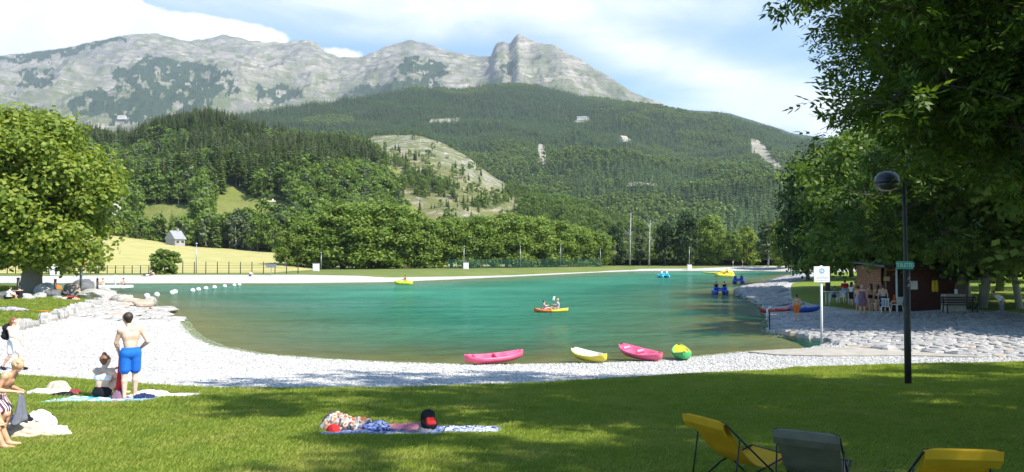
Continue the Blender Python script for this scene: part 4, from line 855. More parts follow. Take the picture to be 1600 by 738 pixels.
    if hst == 'long':
        for sg in (-1, 0, 1): Hb.cone(hd - face * .03 * Hh + hs * sg * .028 * Hh, J['nek'] - face * .045 * Hh + hs * sg * .03 * Hh - ta * .03 * Hh, .034 * Hh, .02 * Hh, kk)
    if hst == 'bun': Hb.cone(hd + hu * .07 * Hh - face * .03 * Hh, hd + hu * .078 * Hh - face * .035 * Hh, .028 * Hh, k=.01)
    if hst == 'curly':
        rr = np.random.default_rng(2)
        for _ in range(26): v_ = rr.normal(size=3); v_ /= np.linalg.norm(v_); v_ = v_ - face * max(0, v_ @ face) * 1.0 + hu * .3; p_ = hd + hu * .012 * Hh + v_ * .05 * Hh; Hb.cone(p_, p_, .014 * Hh, k=.01)
    if hst == 'cap': hm = 'c_white' if hm == 'hair_dark' else hm; Hb.cone(hd + hu * .03 * Hh + face * .04 * Hh, hd + hu * .026 * Hh + face * .085 * Hh, .02 * Hh, .012 * Hh, .01)
    Hb.net(max(res, .012), 'hat' if hst == 'cap' else 'hair', M[hm], body)
    for w_ in wear:
        kind_, cm_ = w_[0], M[w_[1]]; C = Blob(); r_ = max(res, .013)
        if kind_ in ('shorts', 'trousers', 'briefs'):
            g_ = {'shorts': .014, 'trousers': .012, 'briefs': .006}[kind_] * Hh; p = J['pel']; C.cone(p - side * .042 * q, p + side * .042 * q, .062 * q + g_, k=.02); C.cone(p + ta * .045 * Hh - side * .03 * q, p + ta * .045 * Hh + side * .03 * q, .058 * q + g_ * .6, k=.02)
            for s_ in 'LR':
                hp, kn, an = J['hip' + s_], J['kn' + s_], J['an' + s_]; ln = {'shorts': .72, 'trousers': 1, 'briefs': .10}[kind_]; e_ = hp + (kn - hp) * ln; C.cone(hp, e_, .050 * q + g_, (.050 - .016 * ln) * q + g_ * (1.6 if kind_ == 'shorts' else 1), .015)
                if kind_ == 'trousers': C.cone(kn, an, .034 * q + g_, .024 * q + g_, .01)
            if kind_ != 'trousers':
                pass
            C.cut(p, ta, -9, .065 * Hh)
        elif kind_ in ('top', 'tshirt', 'vest', 'bandeau', 'dress'):
            g_ = {'top': .008, 'tshirt': .012, 'vest': .03, 'bandeau': .007, 'dress': .014}[kind_] * Hh; torso(C, g_, .02)
            if kind_ == 'tshirt':
                for s_ in 'LR': C.cone(J['sh' + s_], J['sh' + s_] * .35 + J['el' + s_] * .65, .034 * q + g_, .032 * q + g_, .015)
            if kind_ == 'dress':
                for s_ in 'LR': C.cone(J['hip' + s_], J['hip' + s_] * .25 + J['kn' + s_] * .75, .055 * q + g_, .062 * q + g_, .05)
            c_ = J['che']
            if kind_ == 'bandeau': C.cut(c_, ta, -.045 * Hh, .022 * Hh)
            elif kind_ == 'dress': C.cut(c_, ta, -9, .055 * Hh)
            else: C.cut(c_, ta, -(c_ - J['pel']) @ ta * (1.15 if kind_ == 'tshirt' else .8), .085 * Hh if kind_ == 'tshirt' else .07 * Hh)
        elif kind_ == 'wrap':
            p = J['pel']; C.cone(p - side * .045 * q, p + side * .045 * q, .082 * q, k=.02); C.cone(p, (J['knL'] + J['knR']) / 2 + (0, 0, .02), .10 * q, .12 * q, .03); C.cut(p, ta, -9, .06 * Hh)
        elif kind_ == 'shoes':
            for s_ in 'LR': an, to = J['an' + s_], J['to' + s_]; tv = to - an; C.cone(an - tv * .15 - (0, 0, .008 * Hh), an + tv * .5 - (0, 0, .012 * Hh), .026 * Hh, .026 * Hh, .012); C.cone(an + tv * .5 - (0, 0, .012 * Hh), to, .025 * Hh, .018 * Hh, .012)
        nm = {'bandeau': 'bikini_top', 'briefs': 'swim_briefs', 'vest': 'life_vest'}.get(kind_, kind_); C.net(r_, nm, cm_, body)
    return body
# ------------------------------------------------------------------ people on the near shore
def gp3(px, py): return ground_hit(px, py)
def yaw_to(dx, dy): return math.atan2(dy, dx) - math.pi / 2          # local +Y turned to face (dx, dy)
man = gp3(203, 629); mz = man[2] + .06
MANP = dict(hed=(-.03, .055, .915), nek=(-.008, .02, .82), che=(0, .015, .725), shL=(-.105, .01, .79), shR=(.105, .02, .80), elL=(-.145, .05, .65), wrL=(-.11, .12, .54), elR=(.175, -.03, .655), wrR=(.12, .09, .575), face=(-.35, 1, -.45), anR=(.055, .04, .04), toR=(.09, .13, .016), knR=(.055, .04, .285))
person('bare-backed man in blue swim shorts holding a red towel on the beach edge', (man[0], man[1], mz), yaw_to(-.55, .85), 1.79, STAND, MANP, 'skin', (('shorts', 'c_blue'),), ('hair_dark', 'short'), .0125, .97)
wm = gp3(158, 627)
SITW = dict(knL=(-.02, .21, .24), knR=(.12, .20, .26), anL=(-.01, .31, .04), anR=(.12, .30, .04), toL=(-.01, .39, .02), toR=(.13, .38, .02), elL=(-.12, .15, .25), wrL=(.02, .21, .33), elR=(.15, .12, .23), wrR=(.09, .22, .30), face=(.35, 1, -.2), hed=(.005, .075, .455))
person('seated woman in white bandeau and black swim briefs, hair in a bun', (wm[0], wm[1], wm[2] + .055), yaw_to(.12, 1), 1.68, SIT, SITW, 'skin', (('bandeau', 'c_white'), ('briefs', 'c_black')), ('hair_auburn', 'bun'), .0125, 1.0)
wk = gp3(20, 579)
WALK = dict(knL=(-.05, .10, .29), anL=(-.055, .16, .05), toL=(-.06, .25, .03), knR=(.05, -.02, .285), anR=(.055, -.17, .065), toR=(.06, -.10, .016), elR=(.15, .07, .66), wrR=(.15, .22, .60), elL=(-.14, -.05, .64), wrL=(-.14, .05, .50), face=(0, 1, -.35))
wkb = person('woman walking along the gravel in white top and shorts with a black backpack', (wk[0], wk[1], wk[2] + .01), yaw_to(1, -.12), 1.66, STAND, WALK, 'skin', (('top', 'c_white'), ('shorts', 'c_white'), ('shoes', 'c_black')), ('hair_auburn', 'long'), .014, .95)
def backpack(label, loc, rz, s=1.0, m1='c_black', m2='c_grey', rx=0.0):
    e = empty('backpack', loc, rz); e.rotation_euler[0] = rx; tag(e, label, 'backpack')
    b_ = Blob(); b_.cone((-.09 * s, 0, .10 * s), (.09 * s, 0, .10 * s), .11 * s, k=.05); b_.cone((-.08 * s, 0, .34 * s), (.08 * s, 0, .34 * s), .095 * s, k=.05); b_.cone((0, 0, .1 * s), (0, 0, .36 * s), .13 * s, .11 * s, .05); b_.net(.016, 'bag_body', M[m1], e, .004)
    b_ = Blob(); b_.cone((-.07 * s, -.10 * s, .10 * s), (.07 * s, -.10 * s, .10 * s), .06 * s, k=.03); b_.cone((-.06 * s, -.09 * s, .2 * s), (.06 * s, -.09 * s, .2 * s), .05 * s, k=.03); b_.net(.014, 'front_pocket', M[m2], e)
    for sx in (-1, 1): MB().tube([(sx * .08 * s, .07 * s, .40 * s), (sx * .10 * s, .19 * s, .36 * s), (sx * .11 * s, .21 * s, .2 * s), (sx * .09 * s, .08 * s, .06 * s)], .018 * s, 6).build('strap', M['c_black'], e, True)
    return e
fx = Vector((1, -.12)).normalized(); backpack('black backpack on the back of the walking woman', (wk[0] - fx.x * .20, wk[1] - fx.y * .20, wk[2] + .98), yaw_to(1, -.12), 1.05)
ch = gp3(-2, 694)
KID = dict(pel=(0, -.02, .50), hipL=(-.05, -.02, .485), hipR=(.05, -.02, .485), che=(0, .09, .665), nek=(0, .145, .74), hed=(0, .205, .83), shL=(-.10, .12, .725), shR=(.10, .12, .725), elL=(-.135, .06, .58), wrL=(-.06, .20, .55), elR=(.135, .06, .58), wrR=(.06, .21, .55), knL=(-.05, .10, .29), anL=(-.05, .02, .045), toL=(-.05, .11, .02), knR=(.055, .12, .30), anR=(.055, -.06, .05), toR=(.06, .03, .02), face=(0, 1, -.55))
person('blond boy in striped swim trunks bending over a grey garment', (ch[0] - .02, ch[1], ch[2] + .05), yaw_to(1, .1), 1.22, STAND, KID, 'skin_tan', (('shorts', 'c_stripe'),) if 'c_stripe' in M else (('shorts', 'c_maroon'),), ('hair_blond', 'curly'), .011, 1.0)
st = gp3(-62, 712)
person('tanned person sitting on the lawn with one bent knee by the white bags', (st[0], st[1], st[2] + .05), yaw_to(1, .3), 1.6, SIT, None, 'skin_tan', (('briefs', 'c_navy'),), ('hair_dark', 'short'), .014)

# hanging and crumpled cloth
EXCL = []
def drape(name, label, top, w, L, m, rz=0, cat='towel', seed=1, parent=None, flare=.3):
    """cloth gathered at the top and hanging in folds"""
    n, k = 14, 26; V = []; rng = np.random.default_rng(seed)
    for i in range(n):
        t_ = i / (n - 1); r = w * (.35 + flare * t_ + .3 * t_ * t_)
        for j in range(k): a = 2 * math.pi * j / k; rr = r * (1 + .28 * math.sin(a * 3 + seed + t_ * 1.5) + .15 * math.sin(a * 5 + 2 * seed)); V.append((rr * math.cos(a), rr * .45 * math.sin(a), -L * t_ + .03 * math.sin(a * 2 + seed) * t_))
    F = [(i * k + j, i * k + (j + 1) % k, (i + 1) * k + (j + 1) % k, (i + 1) * k + j) for i in range(n - 1) for j in range(k)] + [tuple(range(k))[::-1], tuple(range((n - 1) * k, n * k))]
    o = obj(name, mesh_from(name, V, F, True), m, parent, top, rz)
    if parent is None: tag(o, label, cat)
    return o
def heap(name, label, c, sx, sy, h, m, rz=0, cat='clothes', seed=1, parent=None, rough=.8):
    """crumpled heap of cloth"""
    n, k = 26, 64; V = []
    for i in range(n):
        t_ = i / (n - 1); r = math.sin(t_ * math.pi / 2)
        for j in range(k): a = 2 * math.pi * j / k; V.append((r * math.cos(a), r * math.sin(a), math.cos(t_ * math.pi / 2)))
    V = np.array(V); nz = ridged(V[:, 0] * 1.7 + seed * 3.1, V[:, 1] * 1.7 + V[:, 2] * 1.3, 4, seed * .7) - .5; nz = nz + .55 * (ridged(V[:, 0] * 4.3 + seed, V[:, 1] * 4.3 - V[:, 2] * 3, 3, seed * 1.3) - .55) + .5 * fbm(V[:, 0] * 1.3 + seed * 2, V[:, 1] * 1.3, seed, 2); q = 1 + rough * nz; V = V * np.column_stack([q, q, 1 + 1.2 * rough * nz]); V = V * np.array((sx, sy, h)); V[:, 2] = np.maximum(V[:, 2], 0)
    F = [(i * k + j, (i + 1) * k + j, (i + 1) * k + (j + 1) % k, i * k + (j + 1) % k) for i in range(n - 1) for j in range(k)] + [tuple(range((n - 1) * k, n * k))[::-1]]
    EXCL.append((c[0], c[1], sx, sy, rz)); o = obj(name, mesh_from(name, V, F, True), m, parent, c, rz)
    if parent is None: tag(o, label, cat)
    return o
def sheet(name, label, c, L, w, m, rz=0, cat='towel', seed=1, amp=.02, edge=.05):
    """towel lying on the lawn, wavy edges and wrinkles, with thickness"""
    n, k = 36, 22; xs = np.linspace(-L / 2, L / 2, n); ys = np.linspace(-w / 2, w / 2, k); X, Y = np.meshgrid(xs, ys, indexing='ij')
    X = X + edge * fbm(X * 2, Y * 2, seed, 3) * 1.5; Y = Y + edge * fbm(X * 2 + 9, Y * 2, seed + .5, 3) * 1.5; wz = amp * np.maximum(0, ridged(X * 2.3 + seed, Y * 2.3, 4, seed) - .45) * 2.4
    EXCL.append((c[0], c[1], L / 2, w / 2, rz)); cz, sz2 = math.cos(rz), math.sin(rz); Wx = c[0] + X * cz - Y * sz2; Wy = c[1] + X * sz2 + Y * cz; Z = H(Wx, Wy) + .062 + wz - c[2]
    Vt = np.stack([X, Y, Z + .012], -1).reshape(-1, 3); Vb = np.stack([X, Y, Z - .004], -1).reshape(-1, 3); F = gridfaces(n, k); nv = n * k
    Fl = [tuple(f) for f in F] + [tuple(int(i) + nv for i in f[::-1]) for f in F]; idx = np.arange(nv).reshape(n, k); rim = list(idx[:, 0]) + list(idx[-1, 1:]) + list(idx[-2::-1, -1]) + list(idx[0, -2:0:-1])
    for a, b_ in zip(rim, rim[1:] + rim[:1]): Fl.append((int(a), int(a) + nv, int(b_) + nv, int(b_)))
    o = obj(name, mesh_from(name, np.concatenate([Vt, Vb]), Fl, True), m, None, c, rz); tag(o, label, cat); return o
def pattern(name, cols, scale=6, kind='noise', sharp=.04):
    m, t, b = newmat(name); co = t.nodes.new('ShaderNodeTexCoord'); p = co.outputs['Object']; n = len(cols)
    if kind == 'stripe': w_ = N(t, 'ShaderNodeTexWave'); w_.inputs['Scale'].default_value = scale; w_.inputs['Distortion'].default_value = .4; t.links.new(p, w_.inputs[0]); f = w_.outputs['Fac']
    else: f = tnoise(t, p, scale, 3, .5, 1.2); f = math_(t, 'MULTIPLY_ADD', f, 2.2, -.6, True)
    st_ = []
    for i, c in enumerate(cols): st_ += [(min(1, i / n + sharp), c)]
    t.links.new(ramp(t, f, st_, 'CONSTANT'), b.inputs['Base Color']); b.inputs['Roughness'].default_value = .9; b.inputs['Specular IOR Level'].default_value = .2; return m
M['p_aqua'] = pattern('aqua_towel', [(.05, .45, .60), (.75, .80, .82), (.05, .50, .62), (.55, .10, .35)], 3.2)
M['p_pink'] = pattern('pink_towel', [(.70, .55, .62), (.80, .78, .78), (.60, .35, .50), (.80, .78, .80)], 4)
M['p_blue'] = pattern('blue_flower_towel', [(.03, .05, .28), (.65, .68, .78), (.04, .07, .35)], 9)
M['p_check'] = pattern('check_cloth', [(.08, .12, .36), (.26, .33, .55), (.03, .04, .12), (.14, .2, .45)], 11)
M['p_orange'] = pattern('striped_cloth', [(.70, .16, .05), (.50, .47, .42), (.10, .08, .08), (.45, .20, .10)], 6)
M['c_stripe'] = pattern('striped_trunks', [(.75, .72, .7), (.45, .05, .10), (.06, .06, .10)], 9, 'stripe')
for o in bpy.data.objects:
    if o.name.startswith('shorts') and o.parent and 'boy' in o.parent.get('label', ''): o.data.materials.clear(); o.data.materials.append(M['c_stripe'])
hx, hy = man[0] - .33, man[1] + .02
drape('towel', 'red towel hanging from the hand of the man in blue shorts', (man[0] - .25, man[1] + .10, mz + .92), .11, .88, M['c_red'], .2, 'towel', 2, None, .12)
drape('garment', 'grey garment hanging from the hands of the blond boy', (ch[0] + .30, ch[1], ch[2] + .69), .10, .40, M['c_grey'], 1.2, 'clothes', 4, None, .45)
# family towels
c = gp3(165, 630); sheet('towel', 'aqua and white tie-dye towel under the seated woman', c, 2.1, 1.25, M['p_aqua'], .04, seed=2)
c = gp3(252, 624); sheet('towel', 'pink and white towel spread beside the man in blue shorts', c, 1.5, .8, M['p_pink'], -.02, seed=5)
def hp(px, py, *a, **k):
    g_ = gp3(px, py); return heap(a[0], a[1], (g_[0], g_[1], g_[2] + .055), a[2] * .9, a[3] * .9, a[4] * (.52 if 560 < px < 670 else .68), *a[5:], **k)
hp(90, 617, 'beach_bag', 'beige canvas beach bag at the end of the aqua towel', .30, .2, .34, M['c_beige'], cat='bag', seed=1, rough=.35)
hp(78, 622, 'towel', 'cream towel heaped before the beige beach bag', .38, .2, .15, M['c_white'], seed=2, cat='towel')
hp(100, 625, 'garment', 'black garment lying on the aqua towel end', .30, .14, .10, M['c_black'], seed=3)
hp(116, 622, 'bag', 'maroon bag beside the beige beach bag', .16, .14, .18, M['c_maroon'], cat='bag', seed=4, rough=.3)
hp(236, 626, 'towel', 'white towel heaped on the pink towel', .40, .22, .22, M['c_white'], seed=6, cat='towel', rough=.35)
hp(226, 629, 'garment', 'navy garment in front of the white heaped towel', .20, .13, .13, M['c_navy'], seed=7)
hp(300, 625, 'garment', 'small white crumpled cloth at the pink towel corner', .20, .12, .05, M['c_white'], seed=8)
hp(186, 629, 'bag', 'dark bag between the seated woman and the red towel', .15, .13, .26, M['c_plum'], cat='bag', seed=9, rough=.3)
# white bags by the boy
hp(62, 672, 'beach_bag', 'white beach bag with black print behind the towels', .26, .15, .32, M['c_white'], cat='bag', seed=11, rough=.35)
hp(42, 674, 'garment', 'black garment leaning on the white beach bag', .22, .12, .17, M['c_black'], seed=12)
hp(30, 690, 'towel', 'cream towel heaped by the boy feet', .42, .22, .20, M['c_beige'], seed=13, cat='towel')
hp(50, 684, 'garment', 'white shirt heaped between bag and cream towel', .24, .14, .17, M['c_white'], seed=14)
hp(66, 687, 'swim_ring', 'bright blue folded swim item by the white towel', .09, .08, .13, M['c_blue'], cat='swim item', seed=15, rough=.25)
hp(82, 688, 'towel', 'white towel heaped next to the bright blue item', .22, .14, .16, M['c_white'], seed=16, cat='towel')
hp(2, 668, 'garment', 'navy garment behind the blond boy', .22, .15, .16, M['c_navy'], seed=17)
hp(10, 598, 'flip_flops', 'white sandals left on the grass edge by the gravel', .18, .06, .04, M['c_white'], cat='sandals', seed=18)
hp(55, 488, 'towel', 'small orange towel on the side lawn', .75, .2, .05, M['c_orange'], seed=19, cat='towel'); hp(14, 487, 'towel', 'pale grey towel on the side lawn before the maple', .8, .35, .22, M['c_lavender'], seed=20, cat='towel')
# the pile in the shade
c = gp3(600, 682); sheet('towel', 'dark blue towel under the striped bag and folded cloths', c, 1.75, .7, M['p_check'], .02, seed=7)
c = gp3(720, 680); sheet('towel', 'blue and white flowered towel at the end of the shaded pile', c, 1.15, .62, M['p_blue'], -.02, seed=8)
hp(532, 678, 'beach_bag', 'orange and white striped bag on the shaded blue towel', .25, .17, .27, M['p_orange'], cat='bag', seed=21, rough=.75)
hp(521, 682, 'ball_bag', 'round red pouch leaning on the striped bag', .11, .1, .17, M['c_red'], cat='pouch', seed=22, rough=.15)
hp(556, 679, 'garment', 'brown and cream striped cloth beside the striped bag', .24, .16, .17, M['p_orange'], seed=23, rough=.9)
hp(591, 681, 'garment', 'blue checked cloth folded on the shaded towel', .27, .15, .16, M['p_check'], seed=24, rough=.9)
hp(637, 680, 'towel', 'dusty pink towel heaped on the shaded pile', .31, .17, .15, M['c_pink'], seed=25, rough=.9, cat='towel')
hp(660, 683, 'garment', 'dark grey cloth between pink towel and backpack', .16, .12, .10, M['c_grey'], seed=26)
g_ = gp3(682, 684); backpack('black and red backpack lying on the flowered towel', (g_[0] - .1, g_[1] + .12, g_[2] + .10), .5, .62, 'c_black', 'c_red', -.5)

# ------------------------------------------------------------------ deck chairs
M['canvas_yellow'] = mat('canvas_yellow', (.80, .48, .01), .75, (.70, .41, .01), 5, .2, 120); M['canvas_grey'] = mat('canvas_grey', (.235, .22, .165), .8, (.18, .17, .13), 5, .2, 120)
for cm_ in (M['canvas_yellow'], M['canvas_grey']):
    t = cm_.node_tree; b = t.nodes['Principled BSDF']; tr = t.nodes.new('ShaderNodeBsdfTranslucent'); t.links.new(b.inputs['Base Color'].links[0].from_socket, tr.inputs[0]); mx = t.nodes.new('ShaderNodeMixShader'); mx.inputs[0].default_value = .3; t.links.new(b.outputs[0], mx.inputs[1]); t.links.new(tr.outputs[0], mx.inputs[2]); t.links.new(mx.outputs[0], t.nodes['Material Output'].inputs[0])
def deck_chair(label, x, y, yaw, m):
    e = empty('deck_chair', (x, y, Hs(x, y) + .05), yaw); e.scale = (.9, .92, .92); tag(e, label, 'deck chair', 'sling deck chairs on the lawn'); w = .29
    n, k = 40, 9; u = np.linspace(0, 1, n); py_ = np.interp(u, [0, .25, .5, .65, .8, 1], [-.50, -.32, -.12, .06, .27, .50]); pz = np.interp(u, [0, .25, .5, .65, .8, 1], [.78, .545, .32, .225, .215, .305]); ker = np.ones(7) / 7; py_[3:-3] = np.convolve(py_, ker, 'valid'); pz[3:-3] = np.convolve(pz, ker, 'valid'); V = []
    for off in (.004, -.004):
        for i in range(n):
            for j in range(k): s_ = -1 + 2 * j / (k - 1); V.append((s_ * w * (1 - .03 * math.sin(u[i] * math.pi)), py_[i], pz[i] + off - .025 * (1 - s_ * s_) * math.sin(u[i] * math.pi)))
    F = gridfaces(n, k); nv = n * k; Fl = [tuple(f) for f in F] + [tuple(int(i) + nv for i in f[::-1]) for f in F]; idx = np.arange(nv).reshape(n, k)
    for r_ in (idx[:, 0], idx[:, -1]):
        for a, b_ in zip(r_[:-1], r_[1:]): Fl.append((int(a), int(b_), int(b_) + nv, int(a) + nv))
    obj('sling', mesh_from('sling', V, Fl, True), m, e)
    # folded head end wrapped round the top bar
    V = []; q = 10
    for j in range(13):
        s_ = -1 + 2 * j / 12; rr = .013 * (1 - .45 * abs(s_) ** 6); ww = w + .022
        for a in range(q): an = 2 * math.pi * a / q; V.append((s_ * ww, -.515 + rr * math.cos(an) + .0, .772 - .012 * s_ ** 8 + rr * math.sin(an)))
    F2 = [(j * q + a, j * q + (a + 1) % q, (j + 1) * q + (a + 1) % q, (j + 1) * q + a) for j in range(12) for a in range(q)] + [tuple(range(q))[::-1], tuple(range(12 * q, 13 * q))]; b0 = len(V)
    for s_ in np.linspace(-1, 1, 9):
        ww = w + .018; V += [(s_ * ww, -.545, .775), (s_ * ww, -.535, .70), (s_ * ww * .99, -.485, .625), (s_ * ww * .99, -.478, .630), (s_ * ww, -.525, .705), (s_ * ww, -.533, .775)]
    F2 += [(b0 + j * 6 + a, b0 + j * 6 + (a + 1) % 6, b0 + (j + 1) * 6 + (a + 1) % 6, b0 + (j + 1) * 6 + a) for j in range(8) for a in range(6)] + [tuple(b0 + i for i in range(6))[::-1], tuple(b0 + 48 + i for i in range(6))]
    obj('head_flap', mesh_from('head_flap', V, F2, False), m, e)
    for sx in (-1, 1):
        MB().tube([(sx * (w + .01), -.51, .77), (sx * (w + .01), .02, .33), (sx * (w + .01), .42, .0)], .011, 8).build('back_rail', M['dark_metal'], e, True); MB().tube([(sx * (w - .02), -.36, .0), (sx * (w - .02), .0, .19), (sx * (w - .02), .50, .31)], .011, 8).build('seat_rail', M['dark_metal'], e, True)
        MB().tube([(sx * (w + .025), -.30, .585), (sx * (w + .025), -.40, .0)], .009, 8).build('support_leg', M['dark_metal'], e, True)
    for p0, p1, nm in (((-.29, -.51, .772), (.29, -.51, .772), 'top_bar'), ((-.29, .50, .305), (.29, .50, .305), 'front_bar'), ((-.31, -.40, .03), (.31, -.40, .03), 'rear_bar')): MB().tube([p0, p1], .011, 8).build(nm, M['dark_metal'], e, True)
    return e
deck_chair('yellow sling deck chair turned aside, next to the grey one', 2.30, 7.85, R(-60), M['canvas_yellow'])
deck_chair('grey sling deck chair between the two yellow ones', 2.80, 7.15, R(-30), M['canvas_grey'])
deck_chair('yellow sling deck chair facing the lake, apart from the others', 3.42, 6.25, R(-6), M['canvas_yellow'])

# ------------------------------------------------------------------ lamp post, signs, cover
lp = gp3(1419, 607); e = empty('lamp_post', lp); tag(e, 'dark lamp post with glossy dome lantern and green sign on the lawn', 'lamp post')
MB().tube([(0, 0, -.1), (0, 0, 2.95)], .080, 12).build('lower_pole', M['brown_paint'], e, True); MB().tube([(0, 0, 2.95), (-.02, 0, 3.05), (-.04, 0, 5.15)], [.08, .05, .045], 10).build('upper_pole', M['brown_paint'], e, True)
MB().tube([(-.04, 0, 4.75), (-.10, 0, 4.92), (-.44, 0, 4.92), (-.46, 0, 5.0)], .02, 8).build('lamp_arm', M['brown_paint'], e, True)
MB().lathe([(.31, 0), (.305, .05), (.27, .16), (.19, .25), (.08, .29), (.01, .30)], (-.46, 0, 5.10), 24).build('lamp_dome', mat('dome_paint', (.03, .033, .05), .35, (.02, .024, .04), 4), e, True)
MB().lathe([(.06, -.20), (.18, -.17), (.27, -.08), (.295, -.003)], (-.46, 0, 5.10), 24).build('lamp_bowl', M['glassy'], e, True)
def plate(name, cx, cy_, cz, w, h, t_, m, parent): return MB().box((cx, cy_, cz), (w, t_, h), None, .006).build(name, m, parent)
sg = empty('toilet_sign', (lp[0], lp[1], lp[2])); tag(sg, 'small green sign reading TOILETTES on the lamp post', 'sign')
M['sign_green'] = mat('sign_green', (.06, .42, .33), .5, (.05, .36, .28), 4); plate('sign_plate', -.10, -.11, 3.05, .42, .20, .015, M['sign_green'], sg)
def text(s, size, m, parent, loc, ext=.002, sx=1.0):
    cu = bpy.data.curves.new('lettering', 'FONT'); cu.body = s; cu.size = size; cu.align_x = 'CENTER'; cu.align_y = 'CENTER'; cu.extrude = ext; tmp = bpy.data.objects.new('lettering', cu); COL.objects.link(tmp)
    dg = bpy.context.evaluated_depsgraph_get(); me = bpy.data.meshes.new_from_object(tmp.evaluated_get(dg)); bpy.data.objects.remove(tmp); me.materials.clear(); me.materials.append(m)
    o = bpy.data.objects.new('lettering', me); o.rotation_euler = (R(90), 0, 0); o.location = loc; o.scale = (sx, 1, 1); return link(o, parent)
text('TOILETTES', .135, M['white_paint'], sg, (-.10, -.121, 3.05), .002, .72)
mhc = gp3(1383, 609); MB().lathe([(.27, 0), (.29, .03), (.27, .045), (.02, .05)], (0, 0, 0), 20).build('manhole_cover', M['concrete'], None, True, (mhc[0], mhc[1], mhc[2] + .04)); tag(bpy.data.objects['manhole_cover'], 'round flat concrete cover in the lawn beside the lamp post', 'cover')
ws = P(1284, 531, 34.2); ws[2] = .25; e = empty('information_sign', ws); tag(e, 'white square information sign on a white post at the water', 'sign')
MB().tube([(0, 0, -.6), (0, 0, 3.32)], .052, 10).build('sign_post', M['white_paint'], e, True); plate('sign_board', 0, -.075, 2.93, .70, .70, .03, M['white_paint'], e)
M['sign_blue'] = mat('sign_blue', (.05, .33, .55), .5); ring = MB(); V = [(r_ * math.cos(2 * math.pi * k / 28), 0, r_ * math.sin(2 * math.pi * k / 28)) for r_ in (.115, .08) for k in range(28)]; ring.add(V, [(k, (k + 1) % 28, 28 + (k + 1) % 28, 28 + k) for k in range(28)]); ring.build('round_symbol', M['sign_blue'], e, False, (0, -.094, 3.08))
plate('symbol_panel', 0, -.0945, 3.08, .085, .12, .004, mat('pale_blue', (.45, .62, .72), .5), e)
rs = random.Random(3)
for zz, ww in ((2.86, .12), (2.80, .40), (2.74, .50), (2.66, .58)):
    mb = MB(); xx = -ww / 2
    while xx < ww / 2: q = rs.uniform(.025, .07); mb.box((xx + q / 2, -.093, zz), (q, .004, .016)); xx += q + .014
    mb.build('text_line', mat('grey_print', (.45, .45, .46), .6), e)
# ------------------------------------------------------------------ kayaks and boats
def plastic(name, c, c2=None): return mat(name, c, .35, c2, 3, spec=.5)
M['k_pink'] = plastic('kayak_pink', (.84, .13, .24), (.76, .10, .20)); M['k_yellow'] = plastic('kayak_yellow', (.82, .66, .08), (.75, .58, .06)); M['k_green'] = plastic('kayak_green', (.04, .42, .12), (.05, .36, .10)); M['k_lime'] = plastic('kayak_lime', (.62, .68, .04))
M['k_orange'] = plastic('kayak_orange', (.85, .20, .06)); M['k_white'] = plastic('kayak_cream', (.78, .76, .60)); M['k_cyan'] = plastic('boat_cyan', (.05, .52, .70)); M['k_blue'] = plastic('boat_blue', (.02, .10, .50)); M['k_red'] = plastic('boat_red', (.62, .05, .03))
def kayak_mesh(L, W_, D_, bow=.16, two=None):
    n, V, F, mi = 30, [], [], []; q = 13
    for i in range(n):
        u = -1 + 2 * i / (n - 1); w = W_ / 2 * max(.02, 1 - abs(u) ** 2.6) ** .62; sh = D_ + bow * abs(u) ** 2.4; kl = .015 + (bow * .7 + .06) * abs(u) ** 3.2
        well = .11 * (math.exp(-((u - .22) / .17) ** 4) + math.exp(-((u + .42) / .20) ** 4)); fl = max(kl + .03, sh - .035 - well); x = u * L / 2
        V += [(x, -w, sh), (x, -w * .96, sh * .62 + kl * .38), (x, -w * .66, kl + (sh - kl) * .16), (x, 0, kl), (x, w * .66, kl + (sh - kl) * .16), (x, w * .96, sh * .62 + kl * .38), (x, w, sh), (x, w * .93, sh + .022), (x, w * .80, sh + .012), (x, w * .66, fl + .01), (x, 0, fl), (x, -w * .66, fl + .01), (x, -w * .80, sh + .012)]
        V.append((x, -w * .93, sh + .022)); 
    q = 14
    for i in range(n - 1):
        for j in range(q): F.append((i * q + j, (i + 1) * q + j, (i + 1) * q + (j + 1) % q, i * q + (j + 1) % q)); mi.append((0 if 0 <= j <= 6 or j == 13 or j == 12 else 1) if two is None else (0 if i < (n - 1) / 2 else 1))
    F += [tuple(range(q)), tuple(range((n - 1) * q, n * q))[::-1]]; mi += [0, 1 if two else 0]
    return mesh_from('hull', V, F, True, None, mi)
def kayak(label, loc, rz, hull, deck, L=2.6, W_=.76, pitch=0.0, roll=0.0, two=None, seat=True):
    e = empty('kayak', loc, rz); e.rotation_euler = (roll, pitch, rz); tag(e, label, 'kayak', 'sit-on-top kayaks'); obj('hull', kayak_mesh(L, W_, .26, .13, two), [M[hull], M[deck]], e)
    for u in (.02, -.66) if seat else ():
        b_ = Blob(); b_.cone((u * L / 2, -.17, .27), (u * L / 2, .17, .27), .05, k=.02); b_.cone((u * L / 2 - .03, -.13, .33), (u * L / 2 - .03, .13, .33), .035, k=.03); b_.net(.02, 'seat_back', M[deck], e)
    for u in (-.93, .93):
        z0 = .26 + .13 * abs(u) ** 2.4; MB().tube([(u * L / 2 - .05, 0, z0 + .0), (u * L / 2 - .03, 0, z0 + .06), (u * L / 2 + .03, 0, z0 + .06), (u * L / 2 + .05, 0, z0)], .013, 6).build('grab_handle', M['dark_metal'], e, True)
    return e
def at0(px, py, z=0.0): x, y = on0(px, py, z); return (x, y, z)
kayak('pink kayak pulled up at the waterline, seen from its side', at0(772, 567, .02), R(24), 'k_pink', 'k_pink', 2.35, .78, -.03, .10)
kayak('cream and yellow kayak at the waterline between the two pink ones', at0(921, 564, .02), R(-58), 'k_yellow', 'k_white', 2.05, .72, .02, .12)
